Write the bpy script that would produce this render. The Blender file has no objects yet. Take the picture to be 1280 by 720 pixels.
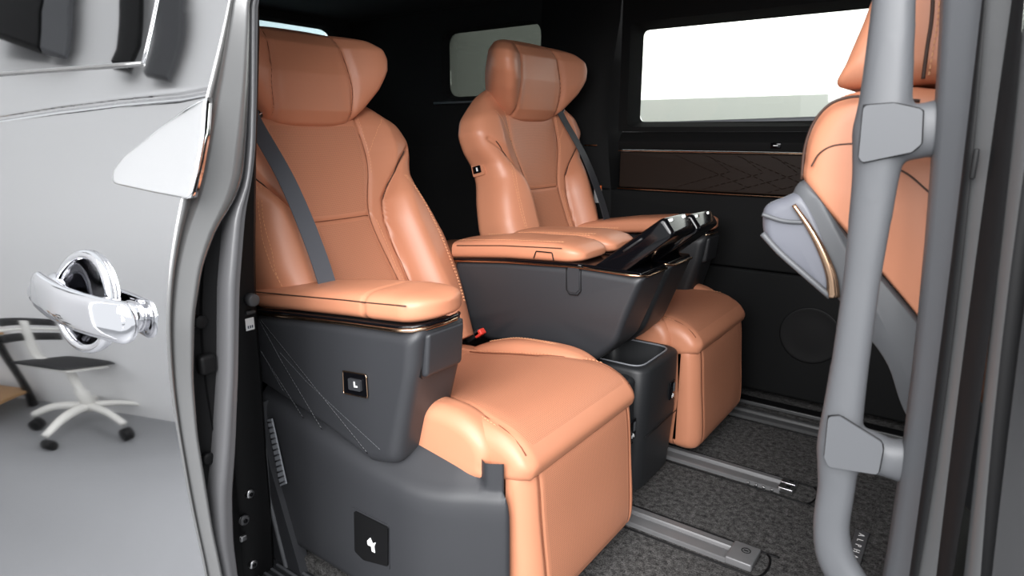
import bpy, bmesh, math, random
import numpy as np
from mathutils import Vector, Matrix

random.seed(7); rng = np.random.default_rng(7)
scene = bpy.context.scene
COL = scene.collection

# ------------------------------------------------------------------ camera
# metres; x = forwards in the van, y = across the van away from the camera, z = up, cabin floor z = 0
FPX, HORIZON, YAW = 800.0, 166.0, math.radians(54.0)
CPOS = np.array([0.0, 0.0, 1.0])
PITCH = math.atan((360.0 - HORIZON) / FPX)
_h = np.array([-math.cos(YAW), math.sin(YAW), 0.0])
FW = _h * math.cos(PITCH) + np.array([0, 0, -math.sin(PITCH)])
RT = np.cross(FW, [0, 0, 1.0]); RT /= np.linalg.norm(RT)
UP = np.cross(RT, FW)
cd = bpy.data.cameras.new('camera'); cam = bpy.data.objects.new('camera', cd); COL.objects.link(cam)
cd.sensor_width = 36.0; cd.lens = 36.0 * FPX / 1280.0; cd.clip_start = 0.02; cd.clip_end = 60
M = Matrix(((RT[0], UP[0], -FW[0], CPOS[0]), (RT[1], UP[1], -FW[1], CPOS[1]), (RT[2], UP[2], -FW[2], CPOS[2]), (0, 0, 0, 1)))
cam.matrix_world = M
cd.dof.use_dof = True; cd.dof.focus_distance = 1.75; cd.dof.aperture_fstop = 7.0
scene.camera = cam

def ray(px, py): return FW + RT * (px - 640.0) / FPX + UP * (360.0 - py) / FPX
def P(px, py, ax, v):
    r = ray(px, py); return CPOS + r * ((v - CPOS[ax]) / r[ax])
def PX(v, *ps): return [P(a, b, 0, v) for a, b in ps]
def PY(v, *ps): return [P(a, b, 1, v) for a, b in ps]
def PZ(v, *ps): return [P(a, b, 2, v) for a, b in ps]

# ------------------------------------------------------------------ light
vs = scene.view_settings
vs.view_transform = 'Standard'; vs.look = 'None'; vs.gamma = 1.0; vs.use_curve_mapping = False
vs.exposure = 0.06
w = bpy.data.worlds.new('studio_ambient'); scene.world = w; w.use_nodes = True
w.node_tree.nodes['Background'].inputs[0].default_value = (0.94, 0.97, 1.0, 1)
w.node_tree.nodes['Background'].inputs[1].default_value = 1.0

def area(name, loc, target, sx, sy, power, color=(1, 1, 1)):
    l = bpy.data.lights.new(name, 'AREA'); l.shape = 'RECTANGLE'; l.size = sx; l.size_y = sy
    l.energy = power; l.color = color
    o = bpy.data.objects.new(name, l); COL.objects.link(o); o.location = loc
    o.rotation_euler = (Vector(target) - Vector(loc)).to_track_quat('-Z', 'Y').to_euler()
    return o
area('softbox_overhead', (0.15, -0.75, 3.2), (-1.0, 1.4, 0.6), 2.8, 1.6, 105)
area('softbox_side', (-0.2, -3.0, 2.4), (-1.1, 2.0, 0.75), 3.0, 2.2, 190)
area('fill_front', (1.8, -2.6, 2.6), (-1.2, 1.6, 0.8), 2.2, 2.0, 225)  # added front fill to lift the seat backs, not a known studio lamp

# ------------------------------------------------------------------ materials
MATS = {}
def mat(name, col, rough=0.5, metal=0.0, bump=None, coat=0.0, var=None, emit=None, spec=0.5, perf=None):
    m = bpy.data.materials.new(name); m.use_nodes = True; nt = m.node_tree; b = nt.nodes['Principled BSDF']
    b.inputs['Base Color'].default_value = (*col, 1); b.inputs['Roughness'].default_value = rough
    b.inputs['Metallic'].default_value = metal; b.inputs['Specular IOR Level'].default_value = spec
    if coat: b.inputs['Coat Weight'].default_value = coat; b.inputs['Coat Roughness'].default_value = 0.03
    if emit: b.inputs['Emission Color'].default_value = (*emit[0], 1); b.inputs['Emission Strength'].default_value = emit[1]
    tc = nt.nodes.new('ShaderNodeTexCoord')
    if var:
        sc, amt = var
        n = nt.nodes.new('ShaderNodeTexNoise'); n.inputs['Scale'].default_value = sc; n.inputs['Detail'].default_value = 6
        nt.links.new(tc.outputs['Object'], n.inputs['Vector'])
        mx = nt.nodes.new('ShaderNodeMix'); mx.data_type = 'RGBA'
        mx.inputs[6].default_value = (*[c * (1 - amt) for c in col], 1); mx.inputs[7].default_value = (*[min(1, c * (1 + amt)) for c in col], 1)
        nt.links.new(n.outputs['Fac'], mx.inputs[0]); nt.links.new(mx.outputs[2], b.inputs['Base Color'])
    if perf:
        sp = nt.nodes.new('ShaderNodeSeparateXYZ'); nt.links.new(tc.outputs['Object'], sp.inputs[0])
        def mth(op, a_, b_=None):
            n = nt.nodes.new('ShaderNodeMath'); n.operation = op
            for i_, q_ in enumerate((a_, b_)):
                if q_ is None: continue
                if isinstance(q_, (int, float)): n.inputs[i_].default_value = q_
                else: nt.links.new(q_, n.inputs[i_])
            return n.outputs[0]
        qv = mth('SUBTRACT', sp.outputs[2], sp.outputs[0]); K = 2 * math.pi / perf
        d1 = mth('SINE', mth('MULTIPLY', mth('ADD', sp.outputs[1], qv), K)); d2 = mth('SINE', mth('MULTIPLY', mth('SUBTRACT', sp.outputs[1], qv), K))
        dots = mth('MULTIPLY', d1, d2)
        cr = nt.nodes.new('ShaderNodeValToRGB'); cr.color_ramp.elements[0].position = 0.35; cr.color_ramp.elements[1].position = 0.75
        cr.color_ramp.elements[0].color = (*col, 1); cr.color_ramp.elements[1].color = (*[c * 0.55 for c in col], 1)
        nt.links.new(dots, cr.inputs[0]); nt.links.new(cr.outputs[0], b.inputs['Base Color'])
    if bump:
        sc, st, dist = bump
        n2 = nt.nodes.new('ShaderNodeTexNoise'); n2.inputs['Scale'].default_value = sc; n2.inputs['Detail'].default_value = 4
        nt.links.new(tc.outputs['Object'], n2.inputs['Vector'])
        bp = nt.nodes.new('ShaderNodeBump'); bp.inputs['Strength'].default_value = st; bp.inputs['Distance'].default_value = dist
        nt.links.new(n2.outputs['Fac'], bp.inputs['Height']); nt.links.new(bp.outputs[0], b.inputs['Normal'])
    MATS[name] = m; return m
def glass(name, tint, refl=0.08):
    m = bpy.data.materials.new(name); m.use_nodes = True; nt = m.node_tree; nt.nodes.remove(nt.nodes['Principled BSDF'])
    out = nt.nodes['Material Output']; t = nt.nodes.new('ShaderNodeBsdfTransparent'); g = nt.nodes.new('ShaderNodeBsdfGlossy')
    t.inputs[0].default_value = (*tint, 1); g.inputs['Roughness'].default_value = 0.02
    f = nt.nodes.new('ShaderNodeFresnel'); f.inputs['IOR'].default_value = 1.5
    mx = nt.nodes.new('ShaderNodeMixShader'); nt.links.new(f.outputs[0], mx.inputs[0])
    nt.links.new(t.outputs[0], mx.inputs[1]); nt.links.new(g.outputs[0], mx.inputs[2]); nt.links.new(mx.outputs[0], out.inputs[0])
    MATS[name] = m; return m
LEA = (0.565, 0.233, 0.133)
mat('leather', LEA, 0.42, bump=(420, 0.12, 0.0006), var=(9, 0.05))
mat('leather_perf', (0.55, 0.226, 0.129), 0.5, perf=0.0095)
mat('seam', (0.20, 0.065, 0.03), 0.7)
mat('stitch', (0.72, 0.36, 0.19), 0.7)
mat('piping', (0.05, 0.022, 0.014), 0.6)
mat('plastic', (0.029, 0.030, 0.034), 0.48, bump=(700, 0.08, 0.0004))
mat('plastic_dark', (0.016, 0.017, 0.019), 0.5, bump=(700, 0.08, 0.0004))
mat('plastic_light', (0.21, 0.22, 0.24), 0.45)
mat('pillar_grey', (0.082, 0.085, 0.092), 0.5, bump=(600, 0.08, 0.0004))
mat('shell_grey', (0.12, 0.124, 0.145), 0.42)
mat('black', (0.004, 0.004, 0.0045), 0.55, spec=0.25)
mat('headliner', (0.008, 0.008, 0.009), 0.9, bump=(300, 0.3, 0.001))
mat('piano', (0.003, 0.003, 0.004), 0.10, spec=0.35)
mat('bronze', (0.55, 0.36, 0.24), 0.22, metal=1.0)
mat('chrome_bright', (0.98, 0.98, 0.99), 0.04, metal=1.0)
mat('chrome', (0.84, 0.84, 0.87), 0.05, metal=1.0)
mat('steel', (0.62, 0.62, 0.63), 0.3, metal=1.0)
mat('rail', (0.20, 0.20, 0.205), 0.42, metal=0.35, var=(30, 0.1))
mat('paint', (0.66, 0.66, 0.67), 0.035, metal=1.0)
mat('paint_edge', (0.19, 0.19, 0.19), 0.25, metal=0.6, coat=0.5)
mat('jamb_grey', (0.075, 0.076, 0.078), 0.35)
mat('wall_dark', (0.0050, 0.0052, 0.0055), 0.75, spec=0.2, bump=(500, 0.1, 0.0005))
mat('chrome_dark_reflection', (0.10, 0.10, 0.11), 0.08, metal=1.0)  # chrome darkened in colour to imitate the dark reflection inside the handle bowl
mat('paint_black', (0.02, 0.02, 0.021), 0.06, coat=1.0)
mat('rubber', (0.045, 0.045, 0.047), 0.42)
mat('rubber_grey', (0.10, 0.10, 0.105), 0.35)
mat('belt', (0.085, 0.09, 0.105), 0.6, bump=(500, 0.3, 0.0005))
mat('belt_dark', (0.035, 0.037, 0.043), 0.6, bump=(500, 0.3, 0.0005))
mat('red', (0.75, 0.06, 0.04), 0.35)
mat('white_print', (0.85, 0.85, 0.85), 0.5)
mat('label_orange', (0.8, 0.17, 0.03), 0.5)
mat('brown_trim', (0.016, 0.009, 0.006), 0.6, spec=0.25, bump=(200, 0.15, 0.001))
mat('studio_white', (0.80, 0.80, 0.80), 0.6)
mat('studio_grey', (0.80, 0.81, 0.77), 0.7)
mat('studio_floor', (0.25, 0.255, 0.265), 0.45, var=(3, 0.05))
mat('light_wall', (0.9, 0.9, 0.9), 0.6, emit=((1, 1, 1), 2.2))
mat('wood', (0.45, 0.26, 0.12), 0.45, var=(14, 0.15))
mat('chair_white', (0.75, 0.74, 0.70), 0.4)
mat('chair_mesh', (0.015, 0.015, 0.016), 0.7)
mat('paper', (0.8, 0.82, 0.85), 0.6)
mat('book_blue', (0.06, 0.07, 0.11), 0.5)
glass('glass_clear', (0.86, 0.88, 0.85)); glass('glass_privacy', (0.17, 0.18, 0.165)); glass('glass_rear', (0.70, 0.80, 0.82))
mat('door_glass', (0.55, 0.55, 0.56), 0.02, metal=1.0)

def carpet_mat():
    m = mat('carpet', (0.018, 0.0175, 0.0175), 0.95, spec=0.1); nt = m.node_tree; b = nt.nodes['Principled BSDF']
    tc = nt.nodes.new('ShaderNodeTexCoord')
    n1 = nt.nodes.new('ShaderNodeTexNoise'); n1.inputs['Scale'].default_value = 70; n1.inputs['Detail'].default_value = 8
    n2 = nt.nodes.new('ShaderNodeTexNoise'); n2.inputs['Scale'].default_value = 260; n2.inputs['Detail'].default_value = 3
    for n in (n1, n2): nt.links.new(tc.outputs['Object'], n.inputs['Vector'])
    mt = nt.nodes.new('ShaderNodeMath'); mt.operation = 'MULTIPLY'; nt.links.new(n1.outputs[0], mt.inputs[0]); nt.links.new(n2.outputs[0], mt.inputs[1])
    cr = nt.nodes.new('ShaderNodeValToRGB'); cr.color_ramp.elements[0].position = 0.14; cr.color_ramp.elements[1].position = 0.42
    cr.color_ramp.elements[0].color = (0.022, 0.0215, 0.0215, 1); cr.color_ramp.elements[1].color = (0.14, 0.136, 0.134, 1)
    nt.links.new(mt.outputs[0], cr.inputs[0]); nt.links.new(cr.outputs[0], b.inputs['Base Color'])
    bp = nt.nodes.new('ShaderNodeBump'); bp.inputs['Strength'].default_value = 0.7; bp.inputs['Distance'].default_value = 0.004
    nt.links.new(n2.outputs[0], bp.inputs['Height']); nt.links.new(bp.outputs[0], b.inputs['Normal'])
carpet_mat()

# ------------------------------------------------------------------ helpers
def thing(name, label, cat, loc=(0, 0, 0), group=None):
    o = bpy.data.objects.new(name, None); COL.objects.link(o); o.location = loc; o.empty_display_size = 0.05
    o['label'] = label; o['category'] = cat
    if group: o['group'] = group
    return o
def org(o):
    v = np.zeros(3)
    while o is not None: v = v + np.array(o.location); o = o.parent
    return v
def put(name, verts, faces, m, parent=None, smooth=True, label=None):
    """world-space mesh object; with a parent its vertices become relative to it"""
    verts = np.asarray(verts, float).reshape(-1, 3)
    if parent is not None: verts = verts - org(parent)
    me = bpy.data.meshes.new(name); me.from_pydata(verts.tolist(), [], [list(map(int, f)) for f in faces]); me.update()
    bm = bmesh.new(); bm.from_mesh(me); bmesh.ops.recalc_face_normals(bm, faces=bm.faces); bm.to_mesh(me); bm.free()
    if smooth: me.polygons.foreach_set('use_smooth', [True] * len(me.polygons))
    me.materials.append(MATS[m]); o = bpy.data.objects.new(name, me); COL.objects.link(o); o.parent = parent
    if label: o['label'] = label
    return o
def structure(o, label=None, cat=None):
    o['kind'] = 'structure'
    if label: o['label'] = label
    if cat: o['category'] = cat
    return o
def tag(o, label, cat, group=None):
    o['label'] = label; o['category'] = cat
    if group: o['group'] = group
    return o
def sharp(o, ang=35):
    """smooth shading with creases kept"""
    md = o.modifiers.new('edge_split', 'EDGE_SPLIT'); md.split_angle = math.radians(ang); return o
def gridfaces(n, m, cu=False, cv=False):
    i = np.arange(n if cu else n - 1)[:, None]; j = np.arange(m if cv else m - 1)[None, :]
    i2 = (i + 1) % n; j2 = (j + 1) % m
    return np.stack(np.broadcast_arrays(i * m + j, i2 * m + j, i2 * m + j2, i * m + j2), -1).reshape(-1, 4).tolist()
def loft(name, A, m, parent=None, cu=False, cv=True, caps=True, smooth=True):
    """A [n,m,3] rings; cv closes each ring; caps fill the first and last"""
    A = np.asarray(A, float); n, k = A.shape[:2]; f = gridfaces(n, k, cu, cv); v = A.reshape(-1, 3)
    if caps and cv and not cu:
        v = np.vstack([v, A[0].mean(0), A[-1].mean(0)]); a, b = n * k, n * k + 1
        f += [[a, (j + 1) % k, j] for j in range(k)] + [[b, (n - 1) * k + j, (n - 1) * k + (j + 1) % k] for j in range(k)]
    return put(name, v, f, m, parent, smooth)
def spline(pts, n=40, closed=False):
    p = np.asarray(pts, float); k = len(p)
    if k == 2 and not closed: return p[0] + (p[1] - p[0]) * np.linspace(0, 1, n)[:, None]
    q = np.vstack([p[-1], p, p[0], p[1]]) if closed else np.vstack([2 * p[0] - p[1], p, 2 * p[-1] - p[-2]])
    segs = k if closed else k - 1
    out = []
    for u in np.linspace(0, segs, n, endpoint=not closed):
        i = min(int(u), segs - 1); t = u - i; a, b, c, d = q[i], q[i + 1], q[i + 2], q[i + 3]
        out.append(0.5 * (2 * b + (c - a) * t + (2 * a - 5 * b + 4 * c - d) * t * t + (3 * b - a - 3 * c + d) * t ** 3))
    return np.array(out)
def resample(p, n, closed=False):
    p = np.asarray(p, float); q = np.vstack([p, p[:1]]) if closed else p
    L = np.r_[0, np.cumsum(np.linalg.norm(np.diff(q, axis=0), axis=1))]
    s = np.linspace(0, L[-1], n, endpoint=not closed)
    return np.stack([np.interp(s, L, q[:, i]) for i in range(q.shape[1])], 1)
def rpoly(pts, r, n=6):
    """closed 2-D polygon with rounded corners"""
    pts = [np.array(p, float) for p in pts]; k = len(pts); r = [r] * k if np.isscalar(r) else r; out = []
    for i in range(k):
        a, b, c = pts[i - 1], pts[i], pts[(i + 1) % k]; u = a - b; v = c - b; lu, lv = np.linalg.norm(u), np.linalg.norm(v); u /= lu; v /= lv
        ang = math.acos(max(-1, min(1, u @ v)))
        if r[i] <= 0 or ang > 3.1: out.append(b); continue
        d = min(r[i] / math.tan(ang / 2), lu * 0.49, lv * 0.49); p0 = b + u * d; p1 = b + v * d
        for t in np.linspace(0, 1, n): out.append((1 - t) ** 2 * p0 + 2 * t * (1 - t) * b + t * t * p1)
    return np.array(out)
AX = {'xz': (0, 2, 1), 'yz': (1, 2, 0), 'xy': (0, 1, 2)}
def pillow(name, prof, plane, a0, a1, r, m, parent=None, nr=7, N=None, mid=1, disp=None, taper=None):
    """closed 2-D profile carried from a0 to a1 along the third axis, its end edges rounded with radius r"""
    prof = np.asarray(prof, float)
    if N: prof = resample(prof, N, True)
    i0, i1, i2 = AX[plane]
    c = (prof.max(0) + prof.min(0)) / 2; h = (prof.max(0) - prof.min(0)) / 2
    th = np.linspace(0, math.pi / 2, nr); r = min(r, abs(a1 - a0) * 0.499, h.min() * 0.9)
    s = 1 if a1 > a0 else -1
    st = [(a0 + s * r * (1 - math.cos(t)), r * (1 - math.sin(t))) for t in th]
    st += [(a0 + s * r + (a1 - a0 - 2 * s * r) * k / (mid + 1), 0) for k in range(1, mid + 1)]
    st += [(a1 - s * r * (1 - math.cos(t)), r * (1 - math.sin(t))) for t in th[::-1]]
    A = np.zeros((len(st), len(prof), 3))
    for q, (a, ins) in enumerate(st):
        p = c + (prof - c) * (1 - ins / h)
        if taper is not None: p = taper(p, (a - a0) / (a1 - a0))
        A[q, :, i0] = p[:, 0]; A[q, :, i1] = p[:, 1]; A[q, :, i2] = a
    if disp is not None: A = disp(A)
    return loft(name, A, m, parent)
def rbox(name, c, s, r, m, parent=None, n=4, rot=None):
    """box with rounded edges; rot = 3x3 about its centre"""
    c = np.array(c, float); h = np.array(s, float) / 2; r = min(r, h.min() * 0.98)
    bm = bmesh.new(); bmesh.ops.create_cube(bm, size=1.0)
    for v in bm.verts: v.co = Vector((v.co.x * s[0], v.co.y * s[1], v.co.z * s[2]))
    if r > 0: bmesh.ops.bevel(bm, geom=list(bm.edges), offset=r, segments=n, profile=0.5, affect='EDGES')
    bm.verts.index_update(); V = np.array([v.co[:] for v in bm.verts]); F = [[v.index for v in f.verts] for f in bm.faces]; bm.free()
    if rot is not None: V = V @ np.asarray(rot).T
    return sharp(put(name, V + c, F, m, parent))
def frames(p, closed=False):
    t = np.gradient(p, axis=0) if not closed else np.roll(p, -1, 0) - np.roll(p, 1, 0)
    t /= np.linalg.norm(t, axis=1)[:, None] + 1e-12
    ref = np.array([0, 0, 1.0]) if abs(t[0][2]) < 0.9 else np.array([1.0, 0, 0])
    u = ref - t[0] * (ref @ t[0]); u /= np.linalg.norm(u); U = []
    for k in range(len(p)):
        u = u - t[k] * (u @ t[k]); u /= np.linalg.norm(u); U.append(u)
    U = np.array(U); return t, U, np.cross(t, U)
def tube(name, pts, r, m, parent=None, n=8, closed=False, r2=None):
    p = np.asarray(pts, float); t, U, W = frames(p, closed); th = np.linspace(0, 2 * math.pi, n, endpoint=False)
    r = np.broadcast_to(r, (len(p),)); r2 = r if r2 is None else np.broadcast_to(r2, (len(p),))
    A = p[:, None] + U[:, None] * (r[:, None] * np.cos(th))[..., None] + W[:, None] * (r2[:, None] * np.sin(th))[..., None]
    return loft(name, A, m, parent, cu=closed, caps=not closed)
def dashes(name, lines, m, parent, ln=0.006, gap=0.0035, r=0.0009):
    """a run of stitches: one small four-sided rod each, joined into one part"""
    V, F = [], []
    for p in lines:
        p = np.asarray(p, float); L = np.linalg.norm(np.diff(p, axis=0), axis=1).sum(); k = max(2, int(L / (ln + gap)))
        q = resample(p, k * 8 + 1); t, U, W = frames(q)
        for i in range(k):
            a, b = i * 8, i * 8 + 5; o = len(V)
            for e in (a, b): V += [q[e] + U[e] * r, q[e] + W[e] * r, q[e] - U[e] * r, q[e] - W[e] * r]
            F += [[o + j, o + (j + 1) % 4, o + 4 + (j + 1) % 4, o + 4 + j] for j in range(4)] + [[o + 3, o + 2, o + 1, o], [o + 4, o + 5, o + 6, o + 7]]
    o = put(name, V, F, m, parent, smooth=False); o['kind'] = 'stuff'; return o
def plate(name, pts, n, th, m, parent=None, rc=0.0, smooth=False):
    """flat polygon (3-D points, in one plane) given a thickness along n"""
    pts = np.asarray(pts, float); n = np.asarray(n, float); n = n / np.linalg.norm(n)
    if rc > 0:
        o = pts[0]; e1 = pts[1] - o; e1 -= n * (e1 @ n); e1 /= np.linalg.norm(e1); e2 = np.cross(n, e1)
        q = rpoly([((p - o) @ e1, (p - o) @ e2) for p in pts], rc, 5); d0 = np.mean([(p - o) @ n for p in pts])
        pts = o + n * d0 + q[:, :1] * e1 + q[:, 1:] * e2
    k = len(pts); v = np.vstack([pts, pts + n * th])
    f = [list(range(k))[::-1], list(range(k, 2 * k))] + [[j, (j + 1) % k, k + (j + 1) % k, k + j] for j in range(k)]
    return put(name, v, f, m, parent, smooth)
def ring_well(name, rect, zs, m, parent, r=0.02):
    """open box: rounded-rectangle rings (inset, z) one after the other, last ring closed as floor"""
    x0, x1, y0, y1 = rect; A = []
    for ins, z in zs:
        q = rpoly([(x0 + ins, y0 + ins), (x1 - ins, y0 + ins), (x1 - ins, y1 - ins), (x0 + ins, y1 - ins)], max(0.004, r - ins * 0.3), 6)
        A.append(np.c_[q, np.full(len(q), z)])
    return sharp(loft(name, A, m, parent), 50)
def text(name, s, size, m, parent, origin, ex, ey, th=0.0004):
    cu = bpy.data.curves.new(name, 'FONT'); cu.body = s; cu.size = size; cu.extrude = th; cu.align_x = 'CENTER'; cu.align_y = 'CENTER'
    tmp = bpy.data.objects.new('tmp_text', cu); COL.objects.link(tmp); dg = bpy.context.evaluated_depsgraph_get()
    me = bpy.data.meshes.new_from_object(tmp.evaluated_get(dg)); bpy.data.objects.remove(tmp)
    ex = np.array(ex, float); ex /= np.linalg.norm(ex); ey = np.array(ey, float); ey -= ex * (ex @ ey); ey /= np.linalg.norm(ey); ez = np.cross(ex, ey)
    V = np.array([v.co[:] for v in me.vertices]); F = [list(p.vertices) for p in me.polygons]; bpy.data.meshes.remove(me)
    return put(name, np.array(origin) + V[:, :1] * ex + V[:, 1:2] * ey + V[:, 2:] * ez, F, m, parent, smooth=False)
def segdist(Q, line):
    """distance of 2-D points Q [...,2] to a polyline"""
    d = np.full(Q.shape[:-1], 1e9)
    for a, b in zip(line[:-1], line[1:]):
        a = np.array(a, float); b = np.array(b, float); ab = b - a; t = np.clip(((Q - a) @ ab) / (ab @ ab + 1e-12), 0, 1)
        d = np.minimum(d, np.linalg.norm(Q - a - t[..., None] * ab, axis=-1))
    return d
def sstep(a, b, x): t = np.clip((x - a) / (b - a), 0, 1); return t * t * (3 - 2 * t)
def superring(n, e1, e2, ratio):
    """closed superellipse samples (c, s), evenly spaced for a half-width : half-depth ratio"""
    ph = np.linspace(0, 2 * math.pi, 4000, endpoint=False); c = np.sign(np.cos(ph)) * np.abs(np.cos(ph)) ** e1; s = np.sign(np.sin(ph)) * np.abs(np.sin(ph)) ** e2
    q = resample(np.c_[c * ratio, s], n, True); return q[:, 0] / ratio, q[:, 1]

# ------------------------------------------------------------------ the studio around the van
GZ = -0.45
WALL = ((-3.6, -1.245, GZ), (-2.5, -1.20, GZ))
DOOR_A = math.radians(12.0); DF = np.array([-0.99, 0.45, 0.0])
DT = np.array([-math.cos(DOOR_A), -math.sin(DOOR_A), 0.0]); DN = np.array([math.sin(DOOR_A), -math.cos(DOOR_A), 0.0])
put('studio_floor', [(-9, -6, GZ), (6, -6, GZ), (6, 8, GZ), (-9, 8, GZ)], [[0, 1, 2, 3]], 'studio_floor', smooth=False)
structure(bpy.data.objects['studio_floor'])
w0, w1 = np.array(WALL[0]), np.array(WALL[1]); wd = (w1 - w0) / np.linalg.norm(w1 - w0); wn = np.array([wd[1], -wd[0], 0])
def wall(name, a, b, z0, z1, m, th=0.1):
    a = np.array(a, float); b = np.array(b, float); t = (b - a); t[2] = 0; t /= np.linalg.norm(t); nn = np.array([t[1], -t[0], 0]) * th
    q = [a[:2], b[:2], (b + nn)[:2], (a + nn)[:2]]
    v = [(*p, z0) for p in q] + [(*p, z1) for p in q]
    return structure(put(name, v, [[3, 2, 1, 0], [4, 5, 6, 7]] + [[j, (j + 1) % 4, 4 + (j + 1) % 4, 4 + j] for j in range(4)], m, smooth=False))
wall('wall_studio_near', w0 - wd * 4, w1 + wd * 0.7, GZ, 3.8, 'studio_white')
wall('wall_studio_far', (4, 5.2, 0), (-7, 5.2, 0), GZ, 1.27, 'studio_grey')
o = wall('light_wall', (4, 5.2, 0), (-7, 5.2, 0), 1.27, 3.4, 'light_wall')
wall('wall_studio_rear', (-6.5, 6, 0), (-6.5, -3, 0), GZ, 3.2, 'studio_white')

# ------------------------------------------------------------------ cabin shell
YW = 2.42                       # inner face of the far side wall
def slab(name, x0, x1, y0, y1, z0, z1, m, parent=None):
    v = [(x, y, z) for z in (z0, z1) for x, y in ((x0, y0), (x1, y0), (x1, y1), (x0, y1))]
    return put(name, v, [[3, 2, 1, 0], [4, 5, 6, 7], [0, 1, 5, 4], [1, 2, 6, 5], [2, 3, 7, 6], [3, 0, 4, 7]], m, parent, smooth=False)
fl = structure(slab('floor', -2.9, 1.6, 0.80, 2.52, -0.06, 0.0, 'carpet'))
ce = structure(slab('ceiling', -2.9, 1.6, 0.86, 2.60, 1.57, 1.62, 'headliner'))
structure(slab('wall_front', 1.55, 1.6, 0.80, 2.52, 0.0, 0.95, 'plastic_dark'))

# near side behind the door opening, near side of the front door, roof rail
structure(slab('wall_right', -2.9, -1.42, 0.80, 0.88, -0.06, 1.57, 'black'))
structure(slab('trim_4', -2.9, 1.6, 0.80, 0.90, 1.50, 1.60, 'black'))

# rear wall with the rear window
def framed(name, inner, outer, plane, at, depth, m, parent, r=0.05, lip=0.012):
    (u0, u1, v0, v1), (a0, a1, b0, b1) = inner, outer
    i = rpoly([(u0, v0), (u1, v0), (u1, v1), (u0, v1)], r, 8); k = rpoly([(u0 + lip, v0 + lip), (u1 - lip, v0 + lip), (u1 - lip, v1 - lip), (u0 + lip, v1 - lip)], r * 0.8, 8)
    e = rpoly([(a0, b0), (a1, b0), (a1, b1), (a0, b1)], 0.001, 8)
    i2 = rpoly([(u0 + 0.003, v0 + 0.003), (u1 - 0.003, v0 + 0.003), (u1 - 0.003, v1 - 0.003), (u0 + 0.003, v1 - 0.003)], r, 8)
    rings = []
    for q, d in ((e, 0), (i, 0), (i2, depth * 0.1), (k, depth)):
        A = np.zeros((len(q), 3))
        if plane == 'y': A[:, 0] = q[:, 0]; A[:, 2] = q[:, 1]; A[:, 1] = at + d
        else: A[:, 1] = q[:, 0]; A[:, 2] = q[:, 1]; A[:, 0] = at - d
        rings.append(A)
    return sharp(loft(name, rings, m, parent, caps=False), 30), rings[-1]
wr, rim = framed('wall_rear', (1.05, 2.36, 1.12, 1.535), (0.80, 2.52, 0.0, 1.57), 'x', -2.85, 0.05, 'headliner', None, r=0.09)
structure(wr)
wn3 = structure(plate('window_3', rim[::-1], (1, 0, 0), 0.004, 'glass_rear'))

# far side wall: a lower trim, a quilted band, a ledge, then the window surrounds
wl = structure(slab('wall_left', -2.9, 1.6, YW + 0.10, YW + 0.13, -0.06, 0.93, 'black'))
pillow('lower_trim', rpoly([(-1.30, 0.03), (0.5, 0.03), (0.5, 0.50), (-1.30, 0.50)], 0.02), 'xz', YW + 0.1, YW + 0.008, 0.012, 'wall_dark', wl)
pillow('middle_trim', rpoly([(-1.30, 0.505), (0.5, 0.505), (0.5, 0.772), (-1.30, 0.772)], 0.01), 'xz', YW + 0.1, YW, 0.008, 'wall_dark', wl)
pillow('quilted_band', rpoly([(-1.215, 0.782), (0.5, 0.782), (0.5, 0.925), (-1.215, 0.925)], 0.006), 'xz', YW + 0.1, YW + 0.004, 0.006, 'brown_trim', wl)
for z in (0.777, 0.929):
    rbox('bright_strip', (-0.36, YW + 0.004, z), (1.72, 0.012, 0.004), 0.001, 'bronze', wl)
ql = []
for k in range(9):
    x = -0.98 + 0.12 * k
    ql.append([(x, YW + 0.003, 0.79), (x + 0.22, YW + 0.003, 0.86), (x + 0.13, YW + 0.003, 0.918)])
    ql.append([(x, YW + 0.003, 0.918), (x + 0.3, YW + 0.003, 0.80)])
dashes('stitching', ql, 'brown_trim', wl, 0.02, 0.004, 0.0016)
prof = rpoly([(YW + 0.1, 0.934), (YW - 0.012, 0.934), (YW - 0.018, 0.965), (YW + 0.012, 1.003), (YW + 0.10, 1.012)], [0, 0.006, 0.01, 0.012, 0])
pillow('window_ledge', prof, 'yz', -1.215, 0.5, 0.004, 'wall_dark', wl)
f1, rim = framed('window_surround', (-1.195, 0.30, 1.022, 1.418), (-1.232, 0.5, 1.004, 1.57), 'y', YW + 0.015, 0.075, 'wall_dark', wl, r=0.03, lip=0.022)
structure(plate('window_1', rim, (0, 1, 0), 0.004, 'glass_clear'))
wrail = np.array([(-1.17, YW + 0.085, 1.03), (-0.8, YW + 0.085, 1.038), (-0.3, YW + 0.085, 1.048), (0.3, YW + 0.085, 1.05)])
tube('window_seal', spline(wrail, 20), 0.011, 'plastic_light', wl, r2=0.006)
swc = P(970, 182, 1, YW - 0.014)
sw = rbox('window_switch', tuple(swc), (0.036, 0.012, 0.020), 0.003, 'piano', wl)
rbox('switch_mark', (swc[0], YW - 0.0205, swc[2]), (0.016, 0.001, 0.0025), 0.0, 'white_print', sw)
sp = P(1012, 420, 1, YW)
th = np.linspace(0, 2 * math.pi, 40, endpoint=False)
A = [np.c_[sp[0] + 0.105 * k * np.cos(th), np.full(40, YW + d), sp[2] + 0.105 * k * np.sin(th)] for k, d in ((1, 0.012), (1, 0.004), (0.97, 0.003), (0.9, 0.004), (0.5, 0.0035), (0.05, 0.003))]
loft('speaker_grille', A, 'black', wl)
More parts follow.
